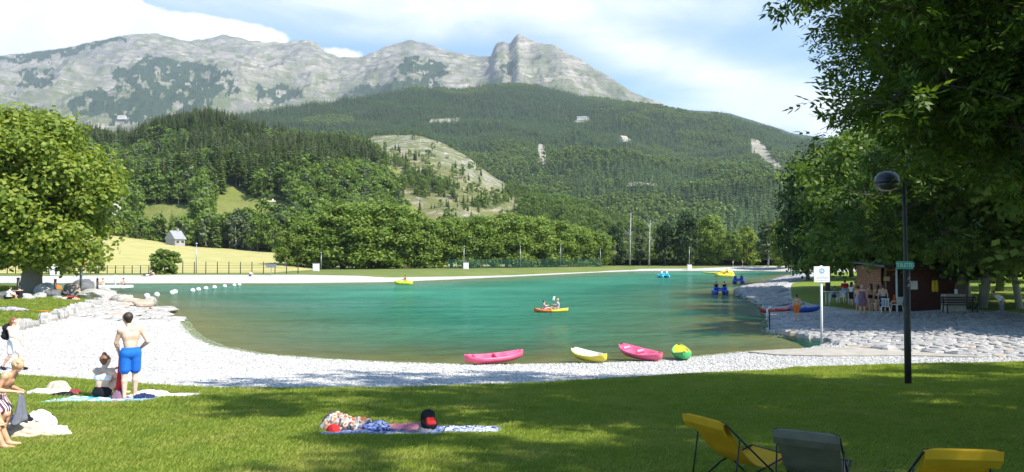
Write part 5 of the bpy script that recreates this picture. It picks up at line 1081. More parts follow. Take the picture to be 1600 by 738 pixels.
kayak('pink kayak at the waterline beside the green one', at0(1001, 560, .03), R(-60), 'k_pink', 'k_pink', 2.45, .88, .05, .12)
kayak('green kayak with lime deck pulled up on the gravel', at0(1065, 560, .03), R(-96), 'k_green', 'k_lime', 1.9, .74, .05, .03)
cb = at0(861, 490, -.08); kayak('orange and yellow two-seat kayak with two paddlers on the lake', cb, R(3), 'k_orange', 'k_yellow', 2.45, .74, 0, 0, True)
person('paddler in the orange half of the two-seat kayak', (cb[0] - .48, cb[1], .13), yaw_to(1, .1), 1.35, BOAT, None, 'skin', (('vest', 'c_lavender'),), ('hair_dark', 'short'), .03)
pb = person('paddler in the yellow half of the two-seat kayak holding a paddle', (cb[0] + .45, cb[1], .13), yaw_to(-1, .1), 1.6, BOAT, None, 'skin', (('vest', 'c_lavender'),), ('hair_blond', 'short'), .03)
pd = empty('paddle', (cb[0] + .08, cb[1] - .05, .42)); pd.rotation_euler = (0, R(12), 0); tag(pd, 'black paddle upright between the two paddlers', 'paddle'); MB().tube([(0, 0, -.5), (0, 0, .5)], .016, 8).build('shaft', M['dark_metal'], pd, True)
for s_ in (-1, 1): MB().box((0, 0, s_ * .58), (.15, .02, .30), None, .01).build('blade', M['white_plastic'] if s_ > 0 else M['dark_metal'], pd)
def pedal_boat(label, loc, rz, m, s=1.0, riders=(), slide=False):
    e = empty('pedal_boat', loc, rz); e.scale = (s,) * 3; tag(e, label, 'pedal boat', 'pedal boats on the lake')
    for sy in (-1, 1):
        V = []; n = 16
        for i in range(n):
            u = -1 + 2 * i / (n - 1); w = .30 * max(.1, 1 - abs(u) ** 4) ** .5; h0 = .0 + .22 * max(0, u) ** 3; tp = .42 + .10 * max(0, u) ** 2
            V += [(u * 1.25, sy * .52 - w, tp - .06), (u * 1.25, sy * .52 - w * .8, h0 - .12), (u * 1.25, sy * .52 + w * .8, h0 - .12), (u * 1.25, sy * .52 + w, tp - .06), (u * 1.25, sy * .52 + w * .8, tp), (u * 1.25, sy * .52 - w * .8, tp)]
        F = [(i * 6 + j, (i + 1) * 6 + j, (i + 1) * 6 + (j + 1) % 6, i * 6 + (j + 1) % 6) for i in range(n - 1) for j in range(6)] + [tuple(range(6)), tuple(range((n - 1) * 6, n * 6))[::-1]]; obj('float', mesh_from('float', V, F, True), m, e)
    MB().box((0, 0, .38), (1.7, .62, .14), None, .04).build('deck', m, e); MB().box((.75, 0, .52), (.35, .8, .22), None, .07).build('foot_console', m, e)
    for sy in (-1, 1):
        MB().box((-.22, sy * .42, .50), (.5, .52, .12), None, .05).build('seat', m, e); MB().box((-.46, sy * .42, .62), (.12, .52, .24), roty(-.2), .05).build('seat_back', m, e)
    if slide: MB().tube([(-1.1, 0, .42), (-.8, 0, .66), (-.1, 0, .70), (.8, 0, .45)], .24, 8).build('slide', m, e, True)
    c, s2 = math.cos(rz), math.sin(rz)
    for k, (sy, wear, hr) in enumerate(riders):
        lx, ly = -.28 * s, sy * .42 * s; person('rider on ' + label.split(' with ')[0] + (', ' + ('in the left seat' if sy > 0 else 'in the right seat')), (loc[0] + lx * c - ly * s2, loc[1] + lx * s2 + ly * c, loc[2] + .52 * s), rz - math.pi / 2, 1.5, BOAT, None, 'skin_tan', (('vest', wear),), (hr, 'short'), .038, 1.0, 'people in the pedal boats')
    return e
pedal_boat('dark blue pedal boat heading away near the stone bank', at0(1125, 459.5), R(82), M['k_blue'], 1.0, ((1, 'c_black', 'hair_dark'), (-1, 'c_black', 'hair_dark')))
pedal_boat('blue pedal boat close behind the big yellow one', at0(1154, 442.5), R(70), M['k_blue'], 1.05, ((1, 'c_navy', 'hair_dark'), (-1, 'c_navy', 'hair_dark')))
pedal_boat('big yellow pedal boat with a slide', at0(1132, 433), R(172), M['k_yellow'], 1.4, ((1, 'c_navy', 'hair_dark'),), True)
pedal_boat('light cyan pedal boat out on the far lake', at0(1037, 434), R(95), M['k_cyan'], 1.15, ((1, 'c_white', 'hair_dark'), (-1, 'c_white', 'hair_blond')))
pedal_boat('lime yellow pedal boat near the far gravel bank', at0(631, 444.5), R(175), M['k_lime'], .95, ((1, 'c_red', 'hair_dark'),))
yk = at0(1112, 427.5); kayak('long yellow kayak along the far stone bank', yk, R(2), 'k_yellow', 'k_yellow', 4.2, .9, seat=False)
rb = at0(1214, 489, .16); kayak('red hard-shell boat moored at the stone landing', (rb[0], rb[1], .12), R(4), 'k_red', 'k_red', 2.3, 1.0, -.06)
bb_ = gp3(1258, 489); kayak('blue kayak lying on the stone landing behind the boy in orange', (bb_[0], bb_[1], bb_[2] + .03), R(6), 'k_blue', 'k_blue', 2.0, .7)
# swim line buoys
bm = MB().lathe([(.05, -.28), (.22, -.22), (.27, -.05), (.27, .10), (.20, .25), (.05, .30)], (0, 0, 0), 16).mesh('float', True); bm.materials.append(M['white_plastic'])
for k, (px_, py_, s_) in enumerate([(203, 466, 1), (229.5, 463.5, 1.05), (245, 461.5, 1), (269, 458.5, 1), (273, 457.2, 1.1), (301, 455, 1), (310, 453.4, 1), (321.5, 451.5, 1), (335, 450, 1), (351, 448, .95), (366, 446.5, .9), (374, 445.6, .9)]):
    p_ = at0(px_, py_); e = empty('buoy', p_); e.scale = (s_,) * 3; e.rotation_euler = (.12 * math.sin(k * 2.3), .12 * math.cos(k * 1.7), 0); tag(e, 'white plastic float in the line marking the swimming area', 'buoy', 'white floats of the swim line'); obj('float', bm, [], e); MB().tube([(0, 0, .30), (0, 0, .38)], .05, 8).build('eyelet', M['grey_metal'], e)
p_ = at0(90, 452); e = empty('buoy', p_); tag(e, 'orange float in the water behind the boulders', 'buoy'); bo = MB().lathe([(.1, -.4), (.45, -.25), (.5, .1), (.35, .42), (.08, .5)], (0, 0, 0), 16).build('float', M['c_orange'], e, True); MB().tube([(0, 0, .5), (0, 0, .6)], .06, 8).build('eyelet', M['grey_metal'], e)
# ------------------------------------------------------------------ stones
def stone_mesh(seed, flat=.35, n=10):
    rng = np.random.default_rng(seed); V = []; k = 9; prof = [(.0, 0), (.80, .0), (1.0, .45), (.93, .8), (.72, 1.0)]
    an = np.sort(rng.uniform(0, 2 * math.pi, k) * .25 + np.linspace(0, 2 * math.pi, k, endpoint=False)); rr = rng.uniform(.75, 1.12, k)
    for r_, z_ in prof[1:]:
        for a, q in zip(an, rr): V.append((math.cos(a) * q * r_ * .5, math.sin(a) * q * r_ * .5, flat * z_ * rng.uniform(.85, 1.1)))
    F = [(i * k + j, i * k + (j + 1) % k, (i + 1) * k + (j + 1) % k, (i + 1) * k + j) for i in range(3) for j in range(k)] + [tuple(range(3 * k, 4 * k)), tuple(range(k))[::-1]]
    return mesh_from('stone', V, F, False)
def boulder_mesh(seed):
    b_ = []; rng = np.random.default_rng(seed); n, k = 12, 18
    for i in range(n):
        for j in range(k): t_, a = math.pi * i / (n - 1), 2 * math.pi * j / k; b_.append((math.sin(t_) * math.cos(a), math.sin(t_) * math.sin(a), math.cos(t_)))
    V = np.array(b_); q = np.ones(len(V))
    for _ in range(11): d = rng.normal(size=3); d /= np.linalg.norm(d); c = rng.uniform(.62, .9); dd = V @ d; q = np.where(dd > c, np.minimum(q, c / np.maximum(dd, .01)), q)
    V = V * q[:, None] * (1 + .06 * fbm(V[:, 0] * 3 + seed, V[:, 1] * 3, V[:, 2] * 3, 3))[:, None]; F = [(i * k + j, (i + 1) * k + j, (i + 1) * k + (j + 1) % k, i * k + (j + 1) % k) for i in range(n - 1) for j in range(k)]
    return mesh_from('boulder', V, F, False)
SM = [stone_mesh(i) for i in range(8)]; STM = {}
for c_ in ('stone', 'stone_warm', 'stone_grey'):
    for i, me_ in enumerate(SM): q = me_.copy(); q.materials.append(M[c_]); STM[c_, i] = q
def place_stone(parent, x, y, z, sx, sy, sz2, rz, c_='stone', nm='stone'):
    o = bpy.data.objects.new(nm, STM[c_, rt.integers(0, 8)]); o.location = (float(x), float(y), float(z)); o.scale = (sx, sy, sz2); o.rotation_euler = (rt.normal(0, .05), rt.normal(0, .05), rz); return link(o, parent)
def stone_field(name, poly, step, big, parent_kind='structure', limit=300, h=.22, lab=None, sink=.05, mixw=.15, cc='stone'):
    P_ = np.array(poly); e = empty(name, (0, 0, 0)); e['kind'] = 'structure'; pts = []
    for y in np.arange(P_[:, 1].min(), P_[:, 1].max(), step * .85):
        for x in np.arange(P_[:, 0].min(), P_[:, 0].max(), step): pts.append((x + rt.uniform(-.28, .28) * step + (int(y / step / .85) % 2) * step * .5, y + rt.uniform(-.22, .22) * step))
    pts = np.array(pts); ok = sdist(pts[:, 0], pts[:, 1], poly) > -.1 * step; pts = pts[ok]; pts = pts[np.argsort(pts[:, 1])]; Z = H(pts[:, 0], pts[:, 1]); rest = []
    for k, ((x, y), z) in enumerate(zip(pts, Z)):
        s_ = step * rt.uniform(.9, 1.25)
        if k < limit: place_stone(e, x, y, max(z, -.1) - sink, s_ * rt.uniform(.9, 1.35), s_ * rt.uniform(.75, 1.05), h / .35 * rt.uniform(.6, 1.2), rt.uniform(-.5, .5), 'stone_warm' if rt.random() < mixw else cc)
        else: rest.append((x, y, max(z, -.1) - sink, s_))
    if rest:
        Vs, Fs, n = [], [], 0
        for x, y, z, s_ in rest:
            me_ = SM[rt.integers(0, 8)]; co = np.empty(len(me_.vertices) * 3); me_.vertices.foreach_get('co', co); co = co.reshape(-1, 3) * np.array((s_ * 1.1, s_ * .9, h / .35)) @ rotz(rt.uniform(0, 6)).T + (x, y, z); Vs.append(co); Fs += [tuple(v + n for v in p.vertices) for p in me_.polygons]; n += len(co)
        o = obj('stone_paving', mesh_from('stone_paving', np.concatenate(Vs), Fs), M[cc], e); o['kind'] = 'stuff'
    return e
def W2(*pp): return [tuple(ground_hit(*p)[:2]) for p in pp]
APRON = W2((1206, 518), (1250, 526), (1292, 533), (1330, 541), (1400, 546), (1480, 551), (1545, 557), (1620, 562)) + [(29, 31), (30.5, 37), (28.6, 41), (27, 44.5), (21.5, 45), (19.5, 50), (18.5, 58)] + W2((1203, 487))
stone_field('stone_landing', APRON, .47, 1, limit=300, h=.08, sink=.03, mixw=.05, cc='stone_grey')
BANK = W2((1200, 482), (1172, 466), (1152, 457), (1155, 451), (1187, 444), (1210, 438), (1228, 432)) + [(54, 142), (46, 119), (34, 97), (28.5, 81), (23.5, 67), (21.5, 58)]
stone_field('stone_bank', BANK, 1.0, 1, limit=170, h=.22, cc='stone_grey')
SPIT = W2((168, 467), (205, 471), (262, 488), (284, 502), (240, 502), (185, 500), (140, 500), (120, 492), (150, 478))
stone_field('stone_spit', SPIT, .95, 1, limit=220, h=.17, mixw=.08)
# rim blocks of the landing
e = empty('landing_kerb'); e['kind'] = 'structure'; rim = W2((1205, 519), (1250, 527), (1290, 534)); rim2 = W2((1296, 534), (1320, 540), (1360, 544), (1400, 547), (1440, 549), (1480, 552), (1520, 556), (1545, 558))
for rr_, zt in ((rim, .16), (rim2, .20)):
    for (x0, y0), (x1, y1) in zip(rr_[:-1], rr_[1:]):
        L_ = math.hypot(x1 - x0, y1 - y0); n = max(1, int(L_ / .7))
        for k in range(n): t_ = (k + .5) / n; x, y = x0 + (x1 - x0) * t_, y0 + (y1 - y0) * t_; place_stone(e, x, y, max(Hs(x, y), 0) - .30, L_ / n * 1.25, .75, rt.uniform(1.0, 1.25), math.atan2(y1 - y0, x1 - x0) + rt.normal(0, .08), 'stone_warm' if rt.random() < .25 else 'stone_grey', 'kerb_stone')
# concrete slipway
rp = W2((1165, 551), (1240, 547), (1320, 545), (1400, 549), (1560, 560), (1400, 557), (1290, 558), (1210, 556)); clip_sheet('slipway', rp, M['concrete'], .3, .05, .12, wob=.05)
# stones edging the side lawn
e = empty('lawn_edging'); e['kind'] = 'structure'; ed = W2((-5, 524), (25, 517), (50, 511), (80, 502), (105, 493), (125, 485), (145, 478), (165, 470))
for (x0, y0), (x1, y1) in zip(ed[:-1], ed[1:]):
    L_ = math.hypot(x1 - x0, y1 - y0); n = max(1, int(L_ / .75))
    for k in range(n): t_ = (k + .5) / n; x, y = x0 + (x1 - x0) * t_ + rt.normal(0, .1), y0 + (y1 - y0) * t_ + rt.normal(0, .1); s_ = rt.uniform(.55, 1.0); place_stone(e, x, y, Hs(x, y) - .08, s_, s_ * .8, rt.uniform(.9, 1.6), rt.uniform(0, 6), 'stone', 'edging_stone')
# boulders
BL = [(14, 468, 2.1, .9, 1), (38, 469, .9, .6, 0), (72, 464, 1.6, 1.4, 0), (62, 467, 1.0, .6, 0), (83, 466, 1.5, .9, 1), (101, 465, 1.3, .8, 1), (113, 463, 2.0, 1.4, 2), (131, 457, 2.2, 1.7, 1), (141, 455, 1.6, 1.5, 0), (128, 465, 1.6, .9, 2), (144, 469, 2.3, 1.3, 0), (166, 470, 2.2, 1.2, 0), (160, 459, 2.0, .8, 0), (191, 473, 1.6, .9, 0), (208, 475, 1.8, .7, 2), (222, 481, 1.9, .9, 2), (233, 477, 1.4, .9, 0), (252, 487, 2.2, .5, 0), (276, 500, 1.5, .3, 0), (46, 470, .9, .5, 0), (90, 468, .9, .4, 0)]
BM = [boulder_mesh(i) for i in range(5)]; names3 = ('stone', 'stone_dark', 'stone_warm'); adj = ('pale grey', 'dark grey', 'warm brown')
for k, (px_, py_, w_, h_, c_) in enumerate(BL):
    p_ = gp3(px_, py_); me_ = BM[k % 5].copy(); o = obj('boulder', me_, M[names3[c_]], None, (p_[0], p_[1], p_[2] + h_ * .28), rt.uniform(0, 6)); o.scale = (w_ * .56, w_ * .42, h_ * .6); tag(o, '%s boulder in the row at the edge of the swimming area' % adj[c_], 'boulder', adj[c_] + ' boulders at the spit')
# dark posts, warning sign, pontoon
for px_, py_, ty, lb in [(28, 466, 436, 'thin dark post standing left of the maple trunk'), (86, 466, 438, 'thin dark post between boulders by the maple'), (152, 462, 437, 'thin dark post at the pontoon end of the boulders')]:
    p_ = gp3(px_, py_); h_ = CAMZ + (400 - ty) / FPX * p_[1] - p_[2]; e = empty('mooring_post', p_); tag(e, lb, 'post'); MB().tube([(0, 0, -.3), (0, 0, h_)], .09, 8).build('pole', M['dark_metal'], e, True); MB().lathe([(.11, 0), (.11, .06), (.02, .1)], (0, 0, h_), 8).build('cap', M['dark_metal'], e)
p_ = gp3(126, 462); e = empty('warning_sign', p_); h_ = CAMZ + (400 - 404) / FPX * p_[1] - p_[2]; tag(e, 'grey post with a red and a white panel by the boulders', 'sign'); MB().tube([(0, 0, -.3), (0, 0, h_)], .11, 8).build('sign_post', M['grey_metal'], e, True)
plate('red_panel', .02, -.14, h_ - .35, .75, .8, .04, mat('sign_red', (.60, .03, .03), .5), e); plate('white_panel', -.48, -.16, h_ - .4, .5, .9, .04, M['white_paint'], e)
pp = at0(166, 451.5); e = empty('pontoon', pp); tag(e, 'white floating bathing pontoon behind the boulders', 'pontoon'); MB().box((0, 0, .22), (5.4, 2.6, .34), None, .08).build('float_body', M['white_plastic'], e)
for k in range(13): MB().box((-2.45 + k * .41, 0, .41), (.37, 2.5, .04)).build('plank', M['white_paint'], e)
MB().tube([(1.6, -1.0, .4), (1.6, -1.0, 1.7)], .09, 8).build('ladder_rail', M['white_paint'], e, True)
person('sunbather sitting on the pontoon end by the water', (pp[0] + 2.2, pp[1], .44), yaw_to(-.6, -.3), 1.7, SIT, None, 'skin_tan', (('briefs', 'c_navy'),), ('hair_dark', 'short'), .038)
person('sunbather in red lounging on the pontoon', (pp[0] - 1.2, pp[1], .44), yaw_to(1, .2), 1.7, SIT, None, 'skin_tan', (('briefs', 'c_red'),), ('hair_dark', 'short'), .038); person('bather sitting beside the lounger in red on the pontoon', (pp[0] - .1, pp[1] - .4, .44), yaw_to(-1, -.2), 1.65, SIT, None, 'skin', (('bandeau', 'c_orange'),), ('hair_auburn', 'short'), .03)
for px_, py_, lb, wr, yw, ps in [(32, 469, 'person in dark clothes lying against the boulders left of the maple', 'c_black', 1.2, SIT), (12, 470, 'person in white sitting by the dark boulder', 'c_white', -.6, SIT), (108, 470, 'person in pale clothes lying at the foot of the boulders', 'c_white', 1.4, LIE)]:
    p_ = gp3(px_, py_); person(lb, (p_[0], p_[1], p_[2] + .05), yw, 1.7, ps, None, 'skin', (('tshirt', wr), ('shorts', 'c_black')), ('hair_dark', 'short'), .038)
c = gp3(112, 471); sheet('towel', 'white towel at the foot of the boulders', c, 3.0, 1.2, M['c_white'], .1, seed=31); c = gp3(140, 471.5); sheet('towel', 'green and white towel at the foot of the pale boulders', c, 2.0, 1.0, M['c_green'], .1, seed=32); hp(112, 470, 'garment', 'red clothes on the white towel by the boulders', .5, .3, .3, M['c_red'], seed=33)

# ------------------------------------------------------------------ hut, furniture and the queue
hx0, hx1, hy0, hy1 = 22.9, 27.3, 47.0, 51.0; hz0 = Hs(25, 47.2) - .05; hut = empty('snack_hut', ((hx0 + hx1) / 2, (hy0 + hy1) / 2, hz0)); tag(hut, 'dark red timber snack hut with low sheet roof under the trees', 'hut'); hw, hd_ = hx1 - hx0, hy1 - hy0; HH = 2.75
for k in range(17):
    zc = .10 + k * .162; MB().box((.55, -hd_ / 2, zc), (hw - 1.1, .07, .15), None, .012).build('front_board', M['red_wood'], hut); MB().box((-hw / 2, .35, zc), (.07, hd_ - .7, .15), None, .012).build('side_board', M['wood_orange'], hut); MB().box((hw / 2, 0, zc), (.07, hd_ - .1, .15), None, .012).build('side_board', M['red_wood'], hut)
    MB().box((-hw / 2 + .38, -hd_ / 2 + .35, zc), (.62, .07, .15), None, .012).build('porch_board', M['wood_orange'], hut)
MB().box((0, .1, HH / 2 - .1), (hw - .3, hd_ - .4, HH - .3)).build('inner_wall', M['red_wood'], hut); MB().box((-hw / 2 + .88, -hd_ / 2 + .16, 1.05), (.36, .05, 2.1), None, .01).build('door', M['brown_paint'], hut)
rf = MB().box((0, -.1, HH + .14), (hw + .9, hd_ + 1.2, .10), rotx(.05), .02).build('roof', M['roof_sheet'], hut); rf2 = MB().box((0, -hd_ / 2 - .68, HH + .03), (hw + .92, .06, .2)).build('fascia', M['brown_paint'], hut)
MB().box((-hw / 2 + .15, -hd_ / 2 + .35 - .06, 2.0), (.36, .02, .26)).build('notice', mat('notice_yellow', (.62, .50, .22), .7), hut); MB().box((-.55, -hd_ / 2 - .055, 1.62), (.42, .02, .52)).build('notice', M['white_paint'], hut)
for k in range(2): MB().tube([(-hw / 2 + .62 + k * .5, -hd_ / 2 + .02, 0), (-hw / 2 + .62 + k * .5, -hd_ / 2 + .02, HH)], .06, 8).build('porch_post', M['white_paint'] if k == 0 else M['brown_paint'], hut)
def lv(label, loc, m):
    b_ = Blob(); b_.cone((-.09, 0, .3), (-.1, 0, -.25), .09, .10, .02); b_.cone((.09, 0, .3), (.1, 0, -.25), .09, .10, .02); b_.cone((-.1, 0, -.2), (.1, 0, -.2), .09, k=.03); o = b_.net(.025, 'life_jacket', m); o.location = tuple(float(v) for v in loc); tag(o, label, 'life jacket')
lv('orange-yellow life jacket hanging on the red hut wall', (25.75, 46.82, hz0 + 1.55), M['c_yellow']); lv('orange life jacket hanging at the hut corner by the cabinet', (27.15, 46.78, hz0 + 1.35), M['c_orange'])
cbx = MB().box((0, 0, .52), (1.15, .6, 1.04), None, .02).build('grey_cabinet', M['concrete'], None, False, (25.75, 44.9, Hs(25.75, 44.9)), 0); tag(cbx, 'pale grey concrete cabinet between the hut and the bench', 'cabinet')
pst = gp3(1490, 489); o = MB().tube([(0, 0, -.1), (0, 0, 1.3)], .09, 8).build('white_post', M['white_paint'], None, True, (26.1, 45.2, Hs(26.1, 45.2))); tag(o, 'short white post behind the bench', 'post')
bz = (25.4, 43.6, Hs(25.4, 43.6) + .03); bn = empty('bench', bz, R(-6)); tag(bn, 'dark slatted bench on the paved edge beside the grey cabinet', 'bench')
for k in range(4): MB().box((0, -.18 + k * .12, .46), (1.9, .10, .04)).build('seat_slat', M['brown_paint'], bn)
for k in range(3): MB().box((0, .26, .58 + k * .14), (1.9, .035, .10)).build('back_slat', M['brown_paint'], bn)
for sx in (-1, 1): MB().tube([(sx * .8, -.25, 0), (sx * .8, -.2, .44), (sx * .8, .22, .44), (sx * .8, .28, .92)], .035, 6).build('leg', M['dark_metal'], bn, True); MB().tube([(sx * .8, .22, .44), (sx * .8, .35, 0)], .035, 6).build('leg', M['dark_metal'], bn, True)
def plastic_chair(label, x, y, rz):
    e = empty('plastic_chair', (x, y, Hs(x, y) + .06), rz); tag(e, label, 'chair', 'white plastic chairs at the hut'); MB().box((0, 0, .43), (.46, .44, .04), None, .015).build('seat', M['white_plastic'], e)
    for k in range(5): MB().box((-.17 + .085 * k, -.23, .66), (.045, .03, .44), rotx(.15)).build('back_slat', M['white_plastic'], e)
    MB().box((0, -.265, .88), (.46, .035, .06), None, .012).build('top_rail', M['white_plastic'], e)
    for sx in (-1, 1):
        MB().tube([(sx * .23, -.24, .64), (sx * .25, .18, .64), (sx * .24, .22, .43)], .025, 6).build('armrest', M['white_plastic'], e, True)
        for sy in (-1, 1): MB().tube([(sx * .20, sy * .19, .43), (sx * .25, sy * .24, 0)], .028, 6).build('leg', M['white_plastic'], e, True)
for lb, px_, py_, yw in [('white plastic chair at the lake end of the queue', 1302, 473, 1.2), ('white plastic chair beside the person in red', 1315, 475, 2.4), ('white plastic chair turned over with an orange garment on it', 1402, 489, .4), ('white plastic chair by the lamp post side of the queue', 1384, 492, -.5), ('white plastic chair behind the people queuing', 1368, 487, 2.0)]:
    p_ = gp3(px_, py_); plastic_chair(lb, p_[0], p_[1], yw)
p_ = gp3(1398, 488); drape('garment', 'orange garment hung over the white plastic chair', (p_[0], p_[1], p_[2] + 1.05), .22, .55, M['c_orange'], .3, 'clothes', 5)
tb = gp3(1352, 478); e = empty('counter_table', (tb[0] - .6, tb[1] + 1.0, Hs(tb[0], tb[1] + 1.0))); tag(e, 'white serving table behind the queue', 'table'); MB().box((0, 0, .95), (3.6, .7, .05), None, .015).build('table_top', M['white_plastic'], e)
for sx in (-1.6, 0, 1.6):
    for sy in (-.28, .28): MB().tube([(sx, sy, 0), (sx, sy, .94)], .03, 6).build('leg', M['white_paint'], e, True)
q = [(1320, 474, 1.72, STAND, 'skin_tan', (('tshirt', 'c_red'), ('shorts', 'c_lightblue')), ('hair_dark', 'short'), (.5, 1), 'person in red shirt and blue shorts leaning at the queue', dict(che=(0, .10, .71), nek=(0, .17, .79), hed=(0, .24, .86), shL=(-.105, .14, .77), shR=(.105, .14, .77), elL=(-.14, .2, .62), elR=(.14, .2, .62), wrL=(-.1, .28, .52), wrR=(.1, .28, .52))),
     (1331, 481, 1.66, STAND, 'skin_tan', (('top', 'c_white'), ('shorts', 'c_black')), ('hair_dark', 'long'), (1, .6), 'person in white top and black shorts in the queue', None),
     (1341, 490, 1.62, STAND, 'skin_tan', (('shorts', 'c_lightblue'),), ('hair_dark', 'short'), (.8, .6), 'bare-chested boy in light blue shorts in the queue', None),
     (1348, 494, 1.75, STAND, 'skin_tan', (('dress', 'c_plum'),), ('c_beige', 'cap'), (.7, .8), 'person in a plum towel wrap with a straw hat in the queue', None),
     (1361, 488, 1.68, STAND, 'skin_tan', (('bandeau', 'c_peach'), ('briefs', 'c_black')), ('hair_dark', 'long'), (-.3, 1), 'woman in peach bikini top and black briefs in the queue', None),
     (1372, 490, 1.66, STAND, 'skin_tan', (('bandeau', 'c_black'), ('briefs', 'c_black')), ('hair_dark', 'long'), (.2, 1), 'woman in black bikini in the queue', None),
     (1380, 492, 1.70, STAND, 'skin', (('wrap', 'c_navy'),), ('hair_dark', 'short'), (.3, 1), 'bare-backed person with a navy towel round the hips', None),
     (1337, 479, 1.70, STAND, 'skin_tan', (('tshirt', 'c_yellow'), ('shorts', 'c_black')), ('hair_blond', 'short'), (.9, .2), 'person in yellow shirt behind the white top', None),
     (1344, 479, 1.75, STAND, 'skin_tan', (('tshirt', 'c_red'), ('trousers', 'c_navy')), ('c_yellow', 'cap'), (-.3, -1), 'lifeguard in red shirt and yellow cap facing the queue', None),
     (1390, 484, 1.55, STAND, 'skin_tan', (('tshirt', 'c_maroon'), ('shorts', 'c_navy')), ('hair_dark', 'short'), (-.8, .4), 'child in maroon shirt at the hut corner', None)]
for px_, py_, hh_, ps, sk, wr, hr, dr, lb, ov in q:
    p_ = gp3(px_, py_); person(lb, (p_[0], p_[1], p_[2] + .09), yaw_to(*dr), hh_, ps, ov, sk, wr, hr, .033)
p_ = gp3(1303, 474); person('person in a grey shirt sitting on a white chair by the queue', (p_[0], p_[1], p_[2] + .42), yaw_to(.6, -.6), 1.65, SIT, dict(knL=(-.06, .25, .08), knR=(.06, .25, .08), anL=(-.06, .26, -.2), anR=(.06, .26, -.2), toL=(-.06, .34, -.22), toR=(.06, .34, -.22)), 'skin_tan', (('tshirt', 'c_grey'), ('shorts', 'c_navy')), ('hair_dark', 'short'), .033)
p_ = gp3(1245, 503); person('bare-backed boy in orange shorts walking on the stone landing', (p_[0], p_[1], p_[2] + .08), yaw_to(.05, 1), 1.48, STAND, dict(anL=(-.06, .06, .04), knL=(-.058, .05, .29), toL=(-.07, .15, .016)), 'skin_tan', (('shorts', 'c_orange'), ('shoes', 'c_white')), ('hair_dark', 'short'), .02)
p_ = gp3(1566, 498); person('person in pale shirt crouching among the birches', (p_[0], p_[1], p_[2] + .06), yaw_to(-.8, .2), 1.6, STAND, dict(che=(0, .12, .68), nek=(0, .2, .75), hed=(0, .27, .81), shL=(-.1, .17, .73), shR=(.1, .17, .73)), 'skin_tan', (('tshirt', 'c_white'), ('trousers', 'c_grey')), ('hair_dark', 'short'), .038)
# mooring pole at the landing and steel rail
p_ = at0(1204, 519); o = MB().tube([(0, 0, -.6), (0, 0, 1.05)], .035, 8).build('mooring_pole', M['dark_metal'], None, True, (p_[0] - .05, p_[1], 0)); tag(o, 'thin dark pole at the corner of the stone landing', 'pole')
p_ = at0(1199, 500); o = MB().tube([(0, 0, -.8), (0, 0, .65), (.2, 0, .8), (.45, 0, .7)], .06, 8).build('boarding_rail', M['white_paint'], None, True, (p_[0], p_[1], 0)); tag(o, 'pale bent boarding rail beside the red boat', 'rail')

# ------------------------------------------------------------------ far bank: fence, lamps, cabinets, people, buildings
e = empty('meadow_fence', (0, 0, 0)); tag(e, 'wire fence with dark posts between the far bank and the meadow', 'fence'); fp = []
pm = MB().tube([(0, 0, -.2), (0, 0, 1.75)], .07, 6).mesh('fence_post', True); pm.materials.append(M['dark_metal'])
for px_ in list(range(-40, 250, 13)) + list(range(250, 480, 18)):
    l = ground_at(px_, 127); o = obj('fence_post', pm, [], e, l); o.scale = (1, 1, 1.15 if px_ > 250 else .8); fp.append(l)
for z_ in (.5, 1.0, 1.4): MB().tube([(x_, y_, zz + z_) for x_, y_, zz in fp], .018, 4).build('fence_wire', M['dark_metal'], e)
M['green_mesh'] = mat('green_mesh', (.02, .10, .07), .6); e = empty('green_fence', (0, 0, 0)); tag(e, 'green wire mesh fence under the chestnut row', 'fence')
fp = [terr(px_, interp(np.array([px_]), [(700, 178), (940, 212)])[0] - 4) for px_ in range(700, 945, 12)]
for a, b_ in zip(fp[:-1], fp[1:]):
    MB().tube([(a[0], a[1], a[2] - .2), (a[0], a[1], a[2] + 2.2)], .06, 6).build('fence_post', M['green_mesh'], e, True); mb = MB(); a_, bb2 = np.array(a), np.array(b_)
    for k in range(9): z_ = .1 + k * .25; mb.tube([a_ + (0, 0, z_), bb2 + (0, 0, z_)], .022, 4)
    for k in range(8): t_ = k / 8; c_ = a_ + (bb2 - a_) * t_; mb.tube([c_ + (0, 0, .1), c_ + (0, 0, 2.1)], .022, 4)
    mb.build('mesh_panel', M['green_mesh'], e)
for px_, d_, ty, lb in [(307, 129, 382, 'slim lamp post before the yellow meadow'), (502, 160, 396, 'slim lamp post by the first white cabinet'), (725, 176, 386, 'slim lamp post with white lantern by the green fence start'), (813, 187, 386, 'slim lamp post in front of the chestnut row middle'), (876, 198, 384, 'slim lamp post toward the green fence end'), (938, 208, 390, 'slim lamp post at the end of the chestnut row'), (1077, 212, 388, 'slim lamp post before the dark far trees'), (1236, 150, 388, 'slim lamp post at the lake end by the grove')]:
    l = ground_at(px_, d_); h_ = CAMZ + (400 - ty) / FPX * d_ - l[2]; e = empty('street_lamp', l); tag(e, lb, 'lamp post', 'lamp posts along the far bank'); MB().tube([(0, 0, -.2), (0, 0, h_)], [.09, .06], 8).build('pole', M['grey_metal'], e, True); MB().lathe([(.06, -.05), (.18, .03), (.21, .13), (.14, .25), (.03, .29)], (0, 0, h_), 12).build('lantern', M['grey_metal'], e, True)
